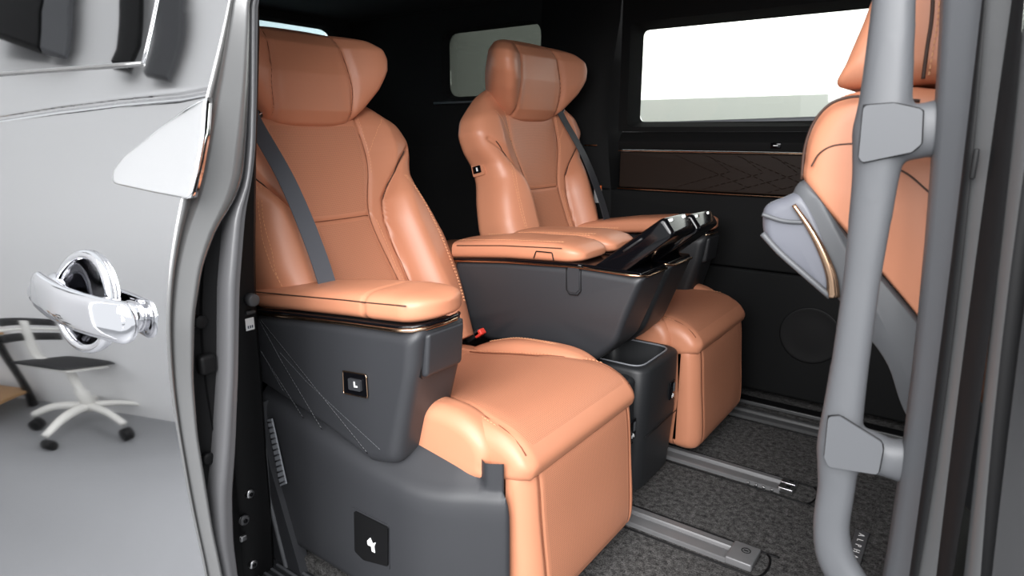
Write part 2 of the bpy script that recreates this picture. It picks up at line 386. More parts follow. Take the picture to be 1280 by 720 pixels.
# pillar between the two far windows
pz = [(-0.0, 0.0), (0.3, 0.0), (0.77, 0.01), (1.0, 0.0), (1.2, 0.02), (1.57, 0.05)]
A = []
for z in np.linspace(0.03, 1.57, 24):
    d = np.interp(z, [0.0, 0.9, 1.57], [0.0, 0.0, 0.03]); b = 0.03 * math.sin(max(0, min(1, (z - 0.75) / 0.7)) * math.pi)
    A.append([(-1.64, YW + 0.08, z), (-1.62, YW + d, z), (-1.45, YW - 0.035 + d, z), (-1.30 - b, YW - 0.03 + d, z), (-1.245 - b, YW + d, z), (-1.236 - b * 0.3, YW + 0.08, z)])
o = structure(loft('trim_1', A, 'wall_dark', None, cv=False, caps=False)); sharp(o, 40)
rbox('bright_strip', (-1.33, YW - 0.034, 0.95), (0.06, 0.006, 0.006), 0.001, 'bronze', o)
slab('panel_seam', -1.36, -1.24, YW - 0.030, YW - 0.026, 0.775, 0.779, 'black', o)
lb = P(747, 243, 1, YW - 0.036)
rbox('warning_label', lb + np.array([0, 0.002, -0.005]), (0.034, 0.003, 0.06), 0.0005, 'white_print', o)
rbox('warning_label', lb + np.array([0, 0.0, 0.028]), (0.034, 0.003, 0.018), 0.0005, 'label_orange', o)
# quarter window
qs, rim = framed('quarter_surround', (-2.21, -1.625, 1.165, 1.475), (-2.9, -1.60, 0.93, 1.57), 'y', YW + 0.03, 0.06, 'headliner', wl, r=0.07, lip=0.008)
structure(plate('window_2', rim, (0, 1, 0), 0.004, 'glass_privacy'))
tube('bright_strip', [(-2.25, YW + 0.02, 1.142), (-1.9, YW + 0.02, 1.142), (-1.66, YW + 0.02, 1.142)], 0.006, 'plastic_light', wl)
slab('rear_side_trim', -2.9, -1.62, YW + 0.02, YW + 0.1, 0.0, 0.93, 'headliner', wl)
# step well plates by the far wall
o = structure(rbox('trim_2', (-0.55, 2.385, 0.006), (2.1, 0.05, 0.012), 0.004, 'black'))
rbox('scuff_edge', (-0.55, 2.345, 0.010), (2.1, 0.008, 0.014), 0.003, 'jamb_grey', o)

# near door opening, rear jamb (black painted body edge) and the trim at its foot
XJ = -1.27
jr = [(322, 0), (322, 60), (318, 200), (317, 330), (319, 400), (325, 470), (331, 570), (337, 640), (341, 720)]
jp = np.array([P(a, b, 0, XJ) for a, b in jr]); jz = np.linspace(-0.30, 1.50, 30)
jy = np.interp(jz, jp[::-1, 2], jp[::-1, 1])
A = [[(XJ - 0.16, y + 0.03, z), (XJ - 0.012, y + 0.012, z), (XJ, y, z), (XJ, y - 0.015, z), (XJ, y - 0.055, z), (XJ - 0.01, y - 0.07, z), (XJ - 0.05, y - 0.075, z), (XJ - 0.16, y - 0.07, z)] for y, z in zip(jy, jz)]
jamb = structure(loft('trim_3', A, 'black', None)); sharp(jamb, 40)
def on_jamb(px, py): return P(px, py, 0, XJ)
for px, py, rr in ((312, 617, 0.011), (316, 705, 0.011), (305, 650, 0.012)):
    c = on_jamb(px, py); o = tube('bolt', [c + np.array([d, 0, 0]) for d in (-0.002, 0.004, 0.006)], [rr, rr, rr * 0.7], 'steel' if py != 650 else 'rubber_grey', jamb, 14)
    tube('bolt_socket', [c + np.array([d, 0, 0]) for d in (0.0055, 0.0075)], rr * 0.45, 'black', jamb, 6)
c = on_jamb(312, 374); tube('door_bumper', [c + np.array([d, 0, 0]) for d in (-0.004, 0.012, 0.018, 0.02)], [0.014, 0.0145, 0.0135, 0.010], 'rubber_grey', jamb, 20)
rbox('bumper_foot', on_jamb(312, 390) + np.array([0.003, 0, 0]), (0.008, 0.022, 0.008), 0.002, 'rubber', jamb)
c = on_jamb(312, 405); rbox('paper_label', c + np.array([0.001, 0, 0]), (0.002, 0.021, 0.028), 0.0008, 'white_print', jamb)
for k in range(3): rbox('label_mark', c + np.array([0.0024, -0.005 + k * 0.005, -0.006]), (0.001, 0.0025, 0.006), 0, 'book_blue', jamb)
rbox('latch', on_jamb(303, 672) + np.array([0.004, 0, 0]), (0.008, 0.016, 0.014), 0.003, 'steel', jamb)
# lower trim with its ribbed strip, sill with ridged step plate
pts = [P(a, b, 1, 0.81) for a, b in ((327, 500), (336, 500), (352, 580), (372, 650), (392, 720), (396, 790), (345, 790), (338, 640))]
lt = structure(plate('trim_5', [p for p in pts], (0, -1, 0), 0.03, 'plastic', None)); sharp(lt, 30)
tube('bright_edge', [P(a, b, 1, 0.779) for a, b in ((331, 560), (336, 620), (348, 670), (362, 725), (374, 780))], 0.006, 'pillar_grey', lt)
rs = [P(a, b, 1, 0.777) for a, b in ((336, 524), (341, 523), (359, 604), (352, 607))]
st = plate('ribbed_strip', rs, (0, -1, 0), 0.004, 'plastic_light', lt)
for k in range(12):
    t = (k + 0.5) / 12; a = rs[0] * (1 - t) + rs[3] * t; b = rs[1] * (1 - t) + rs[2] * t
    tube('rib', [a + np.array([0, -0.004, 0]), b + np.array([0, -0.004, 0])], 0.002, 'plastic', st, 5)
si = structure(slab('baseboard_sill', -1.30, 0.2, 0.70, 0.80, -0.30, -0.035, 'plastic_dark'))
for k in range(5): rbox('step_ridge', (-0.9, 0.715 + 0.018 * k, -0.033), (0.75, 0.007, 0.006), 0.002, 'pillar_grey', si)

# ------------------------------------------------------------------ front pillar of the door opening
rows = (0, 240, 480, 720)
bands = [('inner_trim', 'pillar_grey', [(1200, 1187, 1170, 1140, .93), (1175, 1160, 1138, 1103, .865), (1180, 1165, 1143, 1110, .845), (1190, 1174, 1150, 1120, .835), (1212, 1192, 1160, 1130, .825), (1226, 1202, 1167, 1137, .815)]),
         ('door_seal', 'black', [(1226, 1202, 1167, 1137, .815), (1229, 1206, 1174, 1142, .795), (1232, 1212, 1183, 1148, .795)]),
         ('jamb_face', 'jamb_grey', [(1232, 1212, 1183, 1148, .800), (1250, 1221, 1192, 1160, .79), (1265, 1230, 1200, 1170, .785)]),
         ('outer_seal', 'black', [(1265, 1230, 1200, 1170, .785), (1272, 1244, 1216, 1180, .765), (1282, 1257, 1230, 1190, .76)]),
         ('outer_lip', 'jamb_grey', [(1282, 1257, 1230, 1205, .765), (1300, 1268, 1237, 1214, .75), (1312, 1278, 1245, 1226, .745)]),
         ('panel_gap', 'black', [(1312, 1278, 1245, 1226, .745), (1325, 1290, 1258, 1238, .75), (1335, 1300, 1270, 1244, .74)]),
         ('outer_panel', 'paint_black', [(1335, 1300, 1268, 1240, .735), (1380, 1350, 1320, 1290, .715), (1480, 1450, 1420, 1390, .70), (1900, 1870, 1840, 1810, .69)])]
zz = np.linspace(-0.30, 1.50, 24); piv = None
for nm, mm, cols in bands:
    A = np.zeros((len(zz), len(cols), 3))
    for j, c in enumerate(cols):
        q = np.array([P(c[k], rows[k], 1, c[4]) for k in range(4)])[::-1]
        co = np.polyfit(q[:, 2], q[:, 0], 2); zc = np.clip(zz, q[0, 2] - 0.1, q[-1, 2] + 0.1)
        tum = 0.10 * np.clip(zz - 1.05, 0, 1)
        A[:, j, 0] = np.polyval(co, zc); A[:, j, 1] = c[4] + tum; A[:, j, 2] = zz
    if piv is None:
        piv = structure(loft('wall_pillar', A, mm, None, cv=False, caps=False))
    else: loft(nm, A, mm, piv, cv=False, caps=False)
# small latch on the jamb face
c = P(1218, 205, 1, 0.785); rbox('latch_pin', c, (0.005, 0.005, 0.030), 0.002, 'black', piv)
structure(slab('wall_right_front', 0.14, 1.6, 0.74, 0.80, -0.30, 1.0, 'plastic_dark'))

# ------------------------------------------------------------------ grab handle on the pillar
YH = 0.86
gh = thing('grab_handle', 'tall grey plastic grab handle standing off the pillar beside the front seat', 'grab handle', tuple(P(1040, 560, 1, YH)))
cl = [(1185, -215), (1150, -200), (1127, -150), (1120, -60), (1117, 0), (1108, 110), (1101, 165), (1093, 230), (1077, 350), (1063, 450), (1053, 520), (1048, 560), (1045, 610), (1039, 655), (1044, 695), (1066, 735), (1100, 785)]
wid = [24, 22, 21, 21, 22, 27, 31, 25, 21, 22, 25, 27, 23, 23, 25, 26, 26]
pts = np.array([P(a, b, 1, YH) for a, b in cl]); wr_ = np.array(wid) * 0.78 / 800
sp_ = spline(pts, 90); rr = np.interp(np.linspace(0, 1, 90), np.linspace(0, 1, len(wid)), wr_)
def raw_tube(p, r, r2, n=20):
    t, U, W = frames(p); th = np.linspace(0, 2 * math.pi, n, endpoint=False)
    # the wide axis lies across the bar in the plane of the door opening, the thin one along y
    Yv = np.array([0, 1.0, 0]); W = np.cross(t, Yv); W /= np.linalg.norm(W, axis=1)[:, None]; U = np.cross(W, t)
    A = p[:, None] + W[:, None] * (r[:, None] * np.sign(np.cos(th)) * np.abs(np.cos(th)) ** 0.8)[..., None] + U[:, None] * (r2[:, None] * np.sin(th))[..., None]
    n_, k = A.shape[:2]; f = gridfaces(n_, k, False, True); v = A.reshape(-1, 3); f += [list(range(k))[::-1], list(range((n_ - 1) * k, n_ * k))]
    return v, f
V, F = raw_tube(sp_, rr, rr * 0.75)
for (link, rl) in (([(1098, 170), (1130, 168), (1160, 162), (1185, 160)], [30, 34, 34, 40]), ([(1050, 555), (1080, 562), (1110, 572), (1140, 578)], [32, 32, 28, 34])):
    q = spline([P(a, b, 1, YH + 0.004 * k) for k, (a, b) in enumerate(link)], 20)
    v, f = raw_tube(q, np.interp(np.linspace(0, 1, 20), np.linspace(0, 1, 4), np.array(rl) * 0.72 / 800), np.full(20, 0.020))
    F += [[i + len(V) for i in g] for g in f]; V = np.vstack([V, v])
bar = put('bar', V, F, 'pillar_grey', gh)
md = bar.modifiers.new('fuse', 'REMESH'); md.mode = 'VOXEL'; md.voxel_size = 0.0035; md.use_smooth_shade = True
md = bar.modifiers.new('fillet', 'SMOOTH'); md.factor = 0.6; md.iterations = 10
for poly in ([(1080, 132), (1118, 129), (1154, 137), (1152, 180), (1140, 190), (1078, 203), (1074, 196)], [(1036, 520), (1050, 519), (1103, 552), (1104, 562), (1098, 592), (1036, 582), (1031, 570)]):
    q = [P(a, b, 1, YH - 0.0205) for a, b in poly]
    plate('cover_plate', q, (0, -1, 0), 0.004, 'pillar_grey', gh, rc=0.006)
    tube('cover_gap', resample(np.array(q), 40, True) + np.array([0, -0.0005, 0]), 0.0012, 'black', gh, 5, closed=True)

# ------------------------------------------------------------------ the sliding door, slid back along the side
XE = -0.99
def edge(pxs):
    q = np.array([P(a, b, 0, XE) for a, b in pxs])[::-1]; return q[:, 2], q[:, 1]
E0 = edge([(283, 0), (283, 60), (278, 95), (266, 125), (240, 250), (235, 282), (224, 314), (214, 359), (207, 414), (206, 470), (210, 520), (219, 580), (229, 640), (247, 720)])
E1 = edge([(310, 0), (310, 100), (308, 160), (304, 220), (294, 248), (269, 286), (252, 331), (242, 393), (240, 470), (245, 540), (253, 590), (264, 660), (277, 720)])
E2 = edge([(312, 0), (312, 120), (311, 180), (306, 230), (290, 269), (282, 359), (281, 470), (275, 560), (269, 620), (270, 680), (275, 720)])
E3 = edge([(323, 0), (321, 120), (318, 200), (310, 255), (302, 359), (300, 470), (297, 560), (293, 620), (295, 680), (300, 720)])
def sm(z, E):                       # gently smoothed edge curve y(z)
    zs = np.linspace(-0.3, 1.6, 400); y = np.interp(zs, E[0], E[1]); k = np.hanning(13); k /= k.sum()
    y = np.convolve(np.pad(y, 6, 'edge'), k, 'valid'); return np.interp(z, zs, y)
gpoly = np.polyfit(*[np.r_[a] for a in (E0[0], E0[1])], 5)
def gz(z):                          # door skin section, outermost at mid height, leaning in above
    z = np.asarray(z, float); zc = np.clip(z, E0[0][0], 1.19)
    ys = np.interp(zc, [0.20, 0.40, 0.60, 0.72, 0.82, 0.90, 1.00, 1.08, 1.20], [0.468, 0.452, 0.445, 0.452, 0.472, 0.498, 0.535, 0.567, 0.611])
    return ys + np.clip(z - 1.19, 0, 1) * 0.30
_zs = np.linspace(-0.4, 1.7, 600); _k = np.hanning(61); _k /= _k.sum()
_gs = np.convolve(np.pad(gz(_zs), 30, 'edge'), _k, 'valid')
def gs(z): return np.interp(z, _zs, _gs)
def S(u, z, off=0.0):
    u = np.asarray(u, float); z = np.asarray(z, float); y = gs(z)
    return np.stack(np.broadcast_arrays(XE + DT[0] * u + DN[0] * off, y + DT[1] * u + DN[1] * off, z), -1)
def on_door(px, py):
    r = ray(px, py); lo, hi = 0.05, 6.0
    def f(t): p = CPOS + r * t; return p[1] - (gs(p[2]) + DT[1] * (XE - p[0]) / math.cos(DOOR_A))
    for _ in range(60):
        mid = (lo + hi) / 2
        if f(mid) > 0: hi = mid
        else: lo = mid
    p = CPOS + r * lo; return (XE - p[0]) / math.cos(DOOR_A), p[2]
sd = thing('sliding_door', 'glossy silver van door slid back, with chrome pull handle and chrome blade trim', 'car door', (XE - 0.5, 0.42, GZ))
UG, _ = on_door(188, 40)
_, zg0 = on_door(10, 92); _, zg1 = on_door(185, 79); ug0, _ = on_door(10, 92); ug1, _ = on_door(185, 79)
def zglass(u): return zg1 + (zg0 - zg1) * (u - ug1) / (ug0 - ug1)
hc = np.array(on_door(112, 378)); hr = np.array(on_door(183, 404)); hl = np.array(on_door(54, 354))
ht = np.array(on_door(110, 316)); hb = np.array(on_door(112, 436))
rz = (ht[1] - hb[1]) / 2; cu_ = (ht[0] + hb[0]) / 2; cz_ = (ht[1] + hb[1]) / 2
ru = 0.27 * (hl[0] - hr[0])
U = np.r_[np.linspace(0, UG, 60), np.linspace(UG, 2.0, 200)[1:]]; Z = np.r_[np.linspace(-0.28, 0.95, 110), np.linspace(0.95, 1.19, 130)[1:], np.linspace(1.19, 1.55, 30)[1:]]
uu, zz2 = np.meshgrid(U, Z, indexing='ij')
lines = [([on_door(*p) for p in ((-40, 155), (0, 148), (70, 137), (150, 127), (225, 120), (262, 113))], 0.005, 0.0045)]
off = np.zeros_like(uu); Q = np.stack([uu, zz2], -1)
for ln, dep, wd_ in lines: off -= dep * np.exp(-(segdist(Q, ln) / wd_) ** 2)
hull = S(uu, zz2) + off[..., None] * DN
zl = zglass(uu); faces = []
n_, k_ = uu.shape
for i in range(n_ - 1):
    for j in range(k_ - 1):
        um = (U[i] + U[i + 1]) / 2; zm = (Z[j] + Z[j + 1]) / 2
        if um > UG and zm > zglass(um): continue
        if ((um - cu_) / ru) ** 2 + ((zm - cz_) / rz) ** 2 < 0.93: continue
        faces.append([i * k_ + j, (i + 1) * k_ + j, (i + 1) * k_ + j + 1, i * k_ + j + 1])
put('outer_skin', hull.reshape(-1, 3), faces, 'paint', sd)
# window glass and its frame strips
ug = np.linspace(UG - 0.01, 2.0, 30); zt = np.linspace(0, 1, 12)
A = np.array([[S(u, zglass(u) - 0.01 + t * (1.55 - zglass(u)), -0.006) for t in zt] for u in ug])
loft('window_glass', A, 'door_glass', sd, cv=False, caps=False)
tube('belt_strip', [S(u, zglass(u), 0.001) for u in np.linspace(UG, 2.0, 30)], 0.004, 'paint_edge', sd, 6)
tube('frame_strip', [S(UG, z, 0.0) for z in np.linspace(zglass(UG), 1.5, 14)], 0.003, 'paint', sd, 6)
# inner panel that closes the door towards the body
ui = np.linspace(0.01, 1.98, 8); zi = np.linspace(-0.28, 1.18, 40)
A = np.array([[S(u, z, -0.075) for z in zi] for u in ui]); loft('inner_panel', A, 'black', sd, cv=False, caps=False)
# forward edge: painted hem, black recess, rubber seal
ze = np.linspace(-0.28, 1.55, 110)
y0, y1, y2, y3 = gs(ze), sm(ze, E1), sm(ze, E2), sm(ze, E3)
y1 = np.maximum(y1, y0 + 0.02); y2 = np.maximum(y2, y1 + 0.002); y3 = np.maximum(y3, y2 + 0.012)
y1 = y1 + np.clip(ze - 1.2, 0, 1) * 0.3; y2 = y2 + np.clip(ze - 1.2, 0, 1) * 0.3; y3 = y3 + np.clip(ze - 1.2, 0, 1) * 0.3
def strip(cols): return np.stack([np.stack([np.broadcast_to(XE + dx, ze.shape), y, ze], -1) for dx, y in cols], 1)
mx = lambda t: y0 * (1 - t) + y1 * t
loft('edge_hem', strip([(0, y0), (0.004, mx(0.05)), (0.003, mx(0.14)), (-0.002, mx(0.2)), (0.002, mx(0.35)), (0.005, mx(0.55)), (0.010, mx(0.72)), (0.012, mx(0.84)), (0.008, mx(0.95)), (-0.004, mx(1.0)), (-0.03, mx(1.0))]), 'paint_edge', sd, cv=False, caps=False)
loft('edge_recess', strip([(-0.028, y1 - 0.002), (-0.032, (y1 + y2) / 2), (-0.028, y2 + 0.004)]), 'black', sd, cv=False, caps=False)
ms = lambda t: y2 * (1 - t) + y3 * t
loft('edge_seal', strip([(-0.05, ms(0.1)), (-0.015, ms(0)), (0.0, ms(0.15)), (0.006, ms(0.4)), (0.002, ms(0.55)), (0.005, ms(0.75)), (-0.004, ms(0.95)), (-0.03, ms(1.0)), (-0.08, ms(0.9))]), 'rubber_grey', sd, cv=False, caps=False)
for px, py in ((249, 402), (259, 573)):
    c = P(px, py, 0, XE - 0.026); tube('plug', [c + np.array([d, 0, 0]) for d in (-0.003, 0.006, 0.008)], [0.011, 0.011, 0.008], 'black', sd, 18)
rbox('latch_cover', P(258, 455, 0, XE - 0.024), (0.02, 0.03, 0.035), 0.008, 'black', sd)
# chrome blade beside the door edge
bl = [(263, 122), (260, 170), (252, 215), (243, 249), (195, 240), (150, 230), (145, 226), (146, 214), (160, 196), (205, 160), (240, 134)]
q = resample(np.array([on_door(*p) for p in bl]), 60, True); c0 = q.mean(0)
A = [S((c0 + (q - c0) * k)[:, 0], (c0 + (q - c0) * k)[:, 1], o_) for k, o_ in ((1.0, -0.004), (1.0, 0.006), (0.98, 0.009), (0.93, 0.0092), (0.6, 0.0092), (0.1, 0.0092))]
loft('chrome_blade', np.array(A), 'chrome_bright', sd)
# pull handle: a bowl let into the skin, a rim plate and the bar across it
th = np.linspace(0, 2 * math.pi, 48, endpoint=False)
hd = None
A = np.array([S(cu_ + ru * k * np.cos(th), cz_ + rz * k * np.sin(th), o_) for k, o_ in ((1.0, 0.0), (0.97, 0.003), (0.92, -0.003), (0.86, -0.014), (0.7, -0.032), (0.45, -0.042), (0.2, -0.046), (0.03, -0.046))])
hd = loft('handle_bowl', A, 'chrome_dark_reflection', sd)
tube('bowl_rim', S(cu_ + ru * 0.97 * np.cos(th), cz_ + rz * 0.97 * np.sin(th), 0.003), 0.009, 'chrome', hd, 12, closed=True)
def bar_pt(t): return hr * (1 - t) + hl * t
A = []
tt = np.r_[0.10 * (1 - np.cos(np.linspace(0, math.pi / 2, 14))), np.linspace(0.1, 0.9, 24)[1:-1], 1 - 0.10 * (1 - np.cos(np.linspace(0, math.pi / 2, 14)))[::-1]]
for t in tt:
    c = bar_pt(t); e = min(t, 1 - t); k = math.sqrt(max(0.0, 1 - max(0, 1 - e / 0.10) ** 2)); k = 0.03 + 0.97 * k
    hh = rz * 0.42 * k * (1.0 - 0.12 * t); bow = 0.016 + 0.022 * math.sin(math.pi * t)
    a = np.linspace(0, 2 * math.pi, 28, endpoint=False); cc = np.sign(np.cos(a)) * np.abs(np.cos(a)) ** 0.7; ss = np.sign(np.sin(a)) * np.abs(np.sin(a)) ** 0.7
    A.append(S(np.full(28, c[0]), c[1] + hh * ss, 0) + (bow + 0.011 * cc * k)[:, None] * DN)
loft('pull_bar', np.array(A), 'chrome', hd)
for t, w_ in ((0.14, 0.028), (0.86, 0.032)):
    c = bar_pt(t); A = []
    for o_, k in ((-0.002, 1.15), (0.006, 1.1), (0.02, 0.95), (0.03, 0.9)):
        a = np.linspace(0, 2 * math.pi, 24, endpoint=False)
        A.append(S(c[0] + w_ * k * np.cos(a), c[1] + rz * 0.30 * k * np.sin(a), 0) + o_ * DN)
    loft('bar_mount', np.array(A), 'chrome', hd)
# ------------------------------------------------------------------ the two captain seats
def make_seat(root, yc, m, dback, far):
    """yc: seat centre; m = +1: outer side faces the camera; dback: back set more upright (degrees)"""
    piv = np.array([-1.18, 0.42]); ca, sa = math.cos(math.radians(dback)), math.sin(math.radians(dback))
    def tilt(A):
        A = np.array(A, float); x = A[..., 0] - piv[0]; z = A[..., 2] - piv[1]
        A[..., 0] = piv[0] + x * ca + z * sa; A[..., 2] = piv[1] - x * sa + z * ca; return A
    Yv = lambda y: yc + m * np.asarray(y)
    # ---- backrest
    czp = np.array([0.38, 0.52, 0.66, 0.80, 0.95, 1.10]); cxp = np.array([-1.165, -1.25, -1.32, -1.385, -1.445, -1.495]) - 0.052
    zs = np.r_[np.linspace(0.38, 1.02, 190), 1.02 + 0.10 * np.sin(np.linspace(0, math.pi / 2, 44))[1:]]
    cx = np.interp(zs, czp, cxp); kk = np.hanning(31); kk /= kk.sum(); cx = np.convolve(np.pad(cx, 15, 'reflect', reflect_type='odd'), kk, 'valid')
    hwz = [(0.38, .258), (0.46, .272), (0.56, .290), (0.66, .292), (0.74, .275), (0.80, .254), (0.85, .256), (0.90, .286), (0.95, .298), (1.0, .280), (1.04, .238), (1.07, .205), (1.095, .165), (1.11, .12), (1.1195, .06), (1.12, 0.02)]
    hwv = np.interp(zs, [a for a, b in hwz], [b for a, b in hwz]); kk = np.hanning(15); kk /= kk.sum(); hwv = np.convolve(np.pad(hwv, 7, 'edge'), kk, 'valid') * 1.13
    tx = np.gradient(cx); tz = np.gradient(zs); tl = np.hypot(tx, tz); nx, nz = tz / tl, -tx / tl
    NR = 250; c, s = superring(NR, 0.42, 0.62, 4.0)
    T = np.interp(zs, [0.38, 0.5, 1.0, 1.07, 1.12], [.062, .066, .058, .045, .012])
    yl = c[None] * hwv[:, None] * np.where(c[None] < 0, np.interp(zs, [.38, .58, .95], [.80, .80, 1.0])[:, None], 1.0); front = np.clip(s, 0, 1)[None] ** 0.7
    ay = np.abs(yl); zg = np.broadcast_to(zs[:, None], ay.shape)
    def smooth1(v, n=27): k_ = np.hanning(n); k_ /= k_.sum(); return np.convolve(np.pad(v, n // 2, 'edge'), k_, 'valid')
    yb = smooth1(np.interp(zs, [.38, .56, .73, .79, .86, .90], [.158, .146, .14, .155, .215, .27]))[:, None]
    r1 = np.clip((ay - yb) / 0.070, 0, 1); b1 = np.sin(r1 * math.pi / 2) ** 0.9 * smooth1(np.interp(zs, [.38, .5, .7, .80, .87, .9], [.06, .078, .075, .058, .018, 0.0]))[:, None]
    yw = np.interp(zs, [.74, .80, .92, 1.06], [.09, .105, .15, .15])[:, None]
    r2 = np.clip((ay - yw) / 0.09, 0, 1); b2 = r2 ** 1.2 * smooth1(np.interp(zs, [.70, .80, .92, 1.0, 1.08], [0, .016, .046, .036, 0.0]))[:, None]
    ctr = -0.010 * np.clip(1 - (ay / 0.15) ** 2, 0, 1) * np.interp(zs, [.4, .6, .9, 1.0], [.2, 1, 1, 0])[:, None]
    seams = [[(.152, 1.09), (.152, .92), (.135, .86), (.095, .755), (.105, .62), (.125, .44)], [(-.095, .755), (.095, .755)],
             [(.30, .925), (.245, .885), (.19, .83), (.155, .79), (.141, .73), (.147, .56), (.158, .42)]]
    Qm = np.stack([ay, zg], -1); gr = np.zeros_like(ay)
    for k, ln in enumerate(seams):
        d = segdist(Qm, ln); gr -= (0.006 if k < 2 else 0.012) * np.exp(-(d / (0.0045 if k < 2 else 0.007)) ** 2)
    offs = T[:, None] * s[None] + front * (b1 + b2 + ctr + gr) * (s[None] > 0)
    A = np.stack([cx[:, None] + nx[:, None] * offs, Yv(yl), zs[:, None] + nz[:, None] * offs], -1)
    yl_back = yl; At = tilt(A); back = loft('backrest', At, 'leather', root)
    fr = s > 0.55
    fy, fz, fP = yl[:, fr].ravel(), zg[:, fr].ravel(), At[:, fr].reshape(-1, 3)
    fn = tilt(A + np.stack([nx[:, None] * np.ones_like(ay), 0 * ay, nz[:, None] * np.ones_like(ay)], -1))[:, fr].reshape(-1, 3) - fP
    def surf(line, lift=0.0012, n=60):
        p = resample(spline(np.array(line, float), 60), 18); out = []
        for a, b in p:
            i = np.argmin((fy - a) ** 2 + (fz - b) ** 2); out.append(fP[i] + fn[i] * lift)
        out = np.array(out); k = np.array([1, 2, 3, 2, 1.]); k /= k.sum()
        out[1:-1] = (out[:-2] + 2 * out[1:-1] + out[2:]) / 4
        return spline(out, n)
    st = []
    for sg in (-1, 1):
        for d in (0.0, 0.007):
            st.append(surf([(sg * (.232 + d), .845), (sg * (.250 + d), .78), (sg * (.262 + d), .70), (sg * (.266 + d), .58), (sg * (.258 + d), .46)]))
        st.append(surf([(sg * .160, 1.06), (sg * .160, .92), (sg * .145, .865)])); st.append(surf([(sg * .112, .74), (sg * .118, .62), (sg * .138, .46)]))
        st.append(surf([(sg * .16, .92), (sg * .205, .985), (sg * .24, 1.02)]))
    dashes('stitching', st, 'stitch', back)
    tube('seam', surf(seams[1], 0.0015), 0.0012, 'seam', back, 5)
    for sg in (-1, 1):
        for ln in (seams[0][0:], [(.19, .83), (.155, .79), (.141, .73), (.147, .56), (.158, .42)]):
            tube('seam', surf([(sg * a_, b_) for a_, b_ in ln], 0.0008), 0.0013, 'seam', back, 5)
    for sg in (-1, 1):
        tube('piping', surf([(sg * .276, .915), (sg * .243, .883), (sg * .19, .832), (sg * .158, .79)], 0.002, 40), 0.0018, 'piping', back, 6)
    # perforated centre panels lie in the backrest face
    for nm, poly in (('lumbar_panel', [(-.088, .747), (.088, .747), (.098, .62), (.115, .48), (-.115, .48), (-.098, .62)]), ('upper_panel', [(-.143, 1.00), (.143, 1.00), (.143, .92), (.126, .862), (.09, .765), (-.09, .765), (-.126, .862), (-.143, .92)])):
        pz = np.array(poly); z0, z1 = pz[:, 1].min(), pz[:, 1].max(); G = []
        for z in np.linspace(z0 + 0.001, z1 - 0.001, 36):
            half = max(np.interp(z, *zip(*sorted((b, a) for a, b in poly if a > 0))), 0.01)
            i = np.argmin(np.abs(zs - z)); row = []
            yy = np.linspace(-half, half, 25); ordr = np.argsort(yl[i][s > 0.3]); ys_ = yl[i][s > 0.3][ordr]; PP = At[i][s > 0.3][ordr]
            nrm = tilt(np.array([[nx[i] + piv[0], 0, nz[i] + piv[1]]]))[0] - tilt(np.array([[piv[0], 0, piv[1]]]))[0]
            for y in yy:
                p = np.array([np.interp(y, ys_, PP[:, q]) for q in range(3)])
                e = min(half - abs(y), z - z0, z1 - z); p = p + nrm * (0.0014 * min(1, max(0, e) / 0.006) - 0.0004); row.append(p)
            G.append(row)
        loft(nm, np.array(G), 'leather_perf', back, cv=False, caps=False)
    # ---- headrest: wide pillow with wings bent forward
    zh = np.r_[1.005 + 0.03 * (1 - np.cos(np.linspace(0, math.pi / 2, 16)))[:-1], np.linspace(1.035, 1.225, 60)[:-1], 1.225 + 0.032 * np.sin(np.linspace(0, math.pi / 2, 18))]
    hh = np.interp(zh, [1.005, 1.01, 1.02, 1.035, 1.07, 1.12, 1.17, 1.20, 1.225, 1.245, 1.253, 1.257], [.03, .07, .10, .128, .162, .200, .226, .230, .222, .19, .15, .06])
    kk = np.hanning(7); kk /= kk.sum(); hh = np.convolve(np.pad(hh, 3, 'edge'), kk, 'valid')
    Th = np.interp(zh, [1.005, 1.012, 1.03, 1.06, 1.15, 1.22, 1.245, 1.257], [.012, .036, .058, .070, .074, .062, .042, .008])
    c2, s2 = superring(150, 0.55, 0.75, 3.2)
    yl = c2[None] * hh[:, None]; ay = np.abs(yl); zg = np.broadcast_to(zh[:, None], ay.shape)
    bend = 0.085 * sstep(0.08, 0.25, ay); grv = np.zeros_like(ay)
    for ln in ([(.117, 1.03), (.120, 1.12), (.108, 1.225), (.10, 1.26)],):
        d = segdist(np.stack([ay, zg], -1), ln); grv -= 0.010 * np.exp(-(d / 0.008) ** 2)
    xc = -1.510 - 0.10 * (zh - 1.03)
    off = Th[:, None] * s2[None] + (s2[None] > 0) * np.clip(s2, 0, 1)[None] ** 0.6 * grv
    ks = 1.14 if far else 1.05
    A = np.stack([xc[:, None] + (bend + off) * ks, Yv(yl * ks), 1.135 + (zg - 1.135) * ks + 0.0 * off], -1); Ah = tilt(A); hd_ = loft('headrest', Ah, 'leather', root)
    for sg in (-1, 1):
        pl_ = []
        for i in range(6, len(zh) - 5, 4):
            ty = sg * np.interp(zh[i], [1.03, 1.12, 1.225, 1.26], [.117, .120, .108, .10]); cand = np.where(s2 > 0.2)[0]; j = cand[np.argmin(np.abs(yl[i][cand] - ty))]
            if abs(yl[i][j] - ty) < 0.01: pl_.append(Ah[i, j] + np.array([0.0006, 0, 0]))
        pl_ = np.array(pl_); pl_[1:-1] = (pl_[:-2] + 2 * pl_[1:-1] + pl_[2:]) / 4; tube('seam', spline(pl_, 50), 0.0013, 'seam', hd_, 5)
    for sg in (-1, 1):
        tube('headrest_post', tilt([(-1.50, Yv(sg * 0.06), 0.98), (-1.50, Yv(sg * 0.06), 1.05)]), 0.007, 'chrome', root)
    # ---- seat belt over the outer shoulder
    gy = -0.185
    if not far:
        top = surf([(gy, 1.045)], 0.006, 1)[0] if False else None
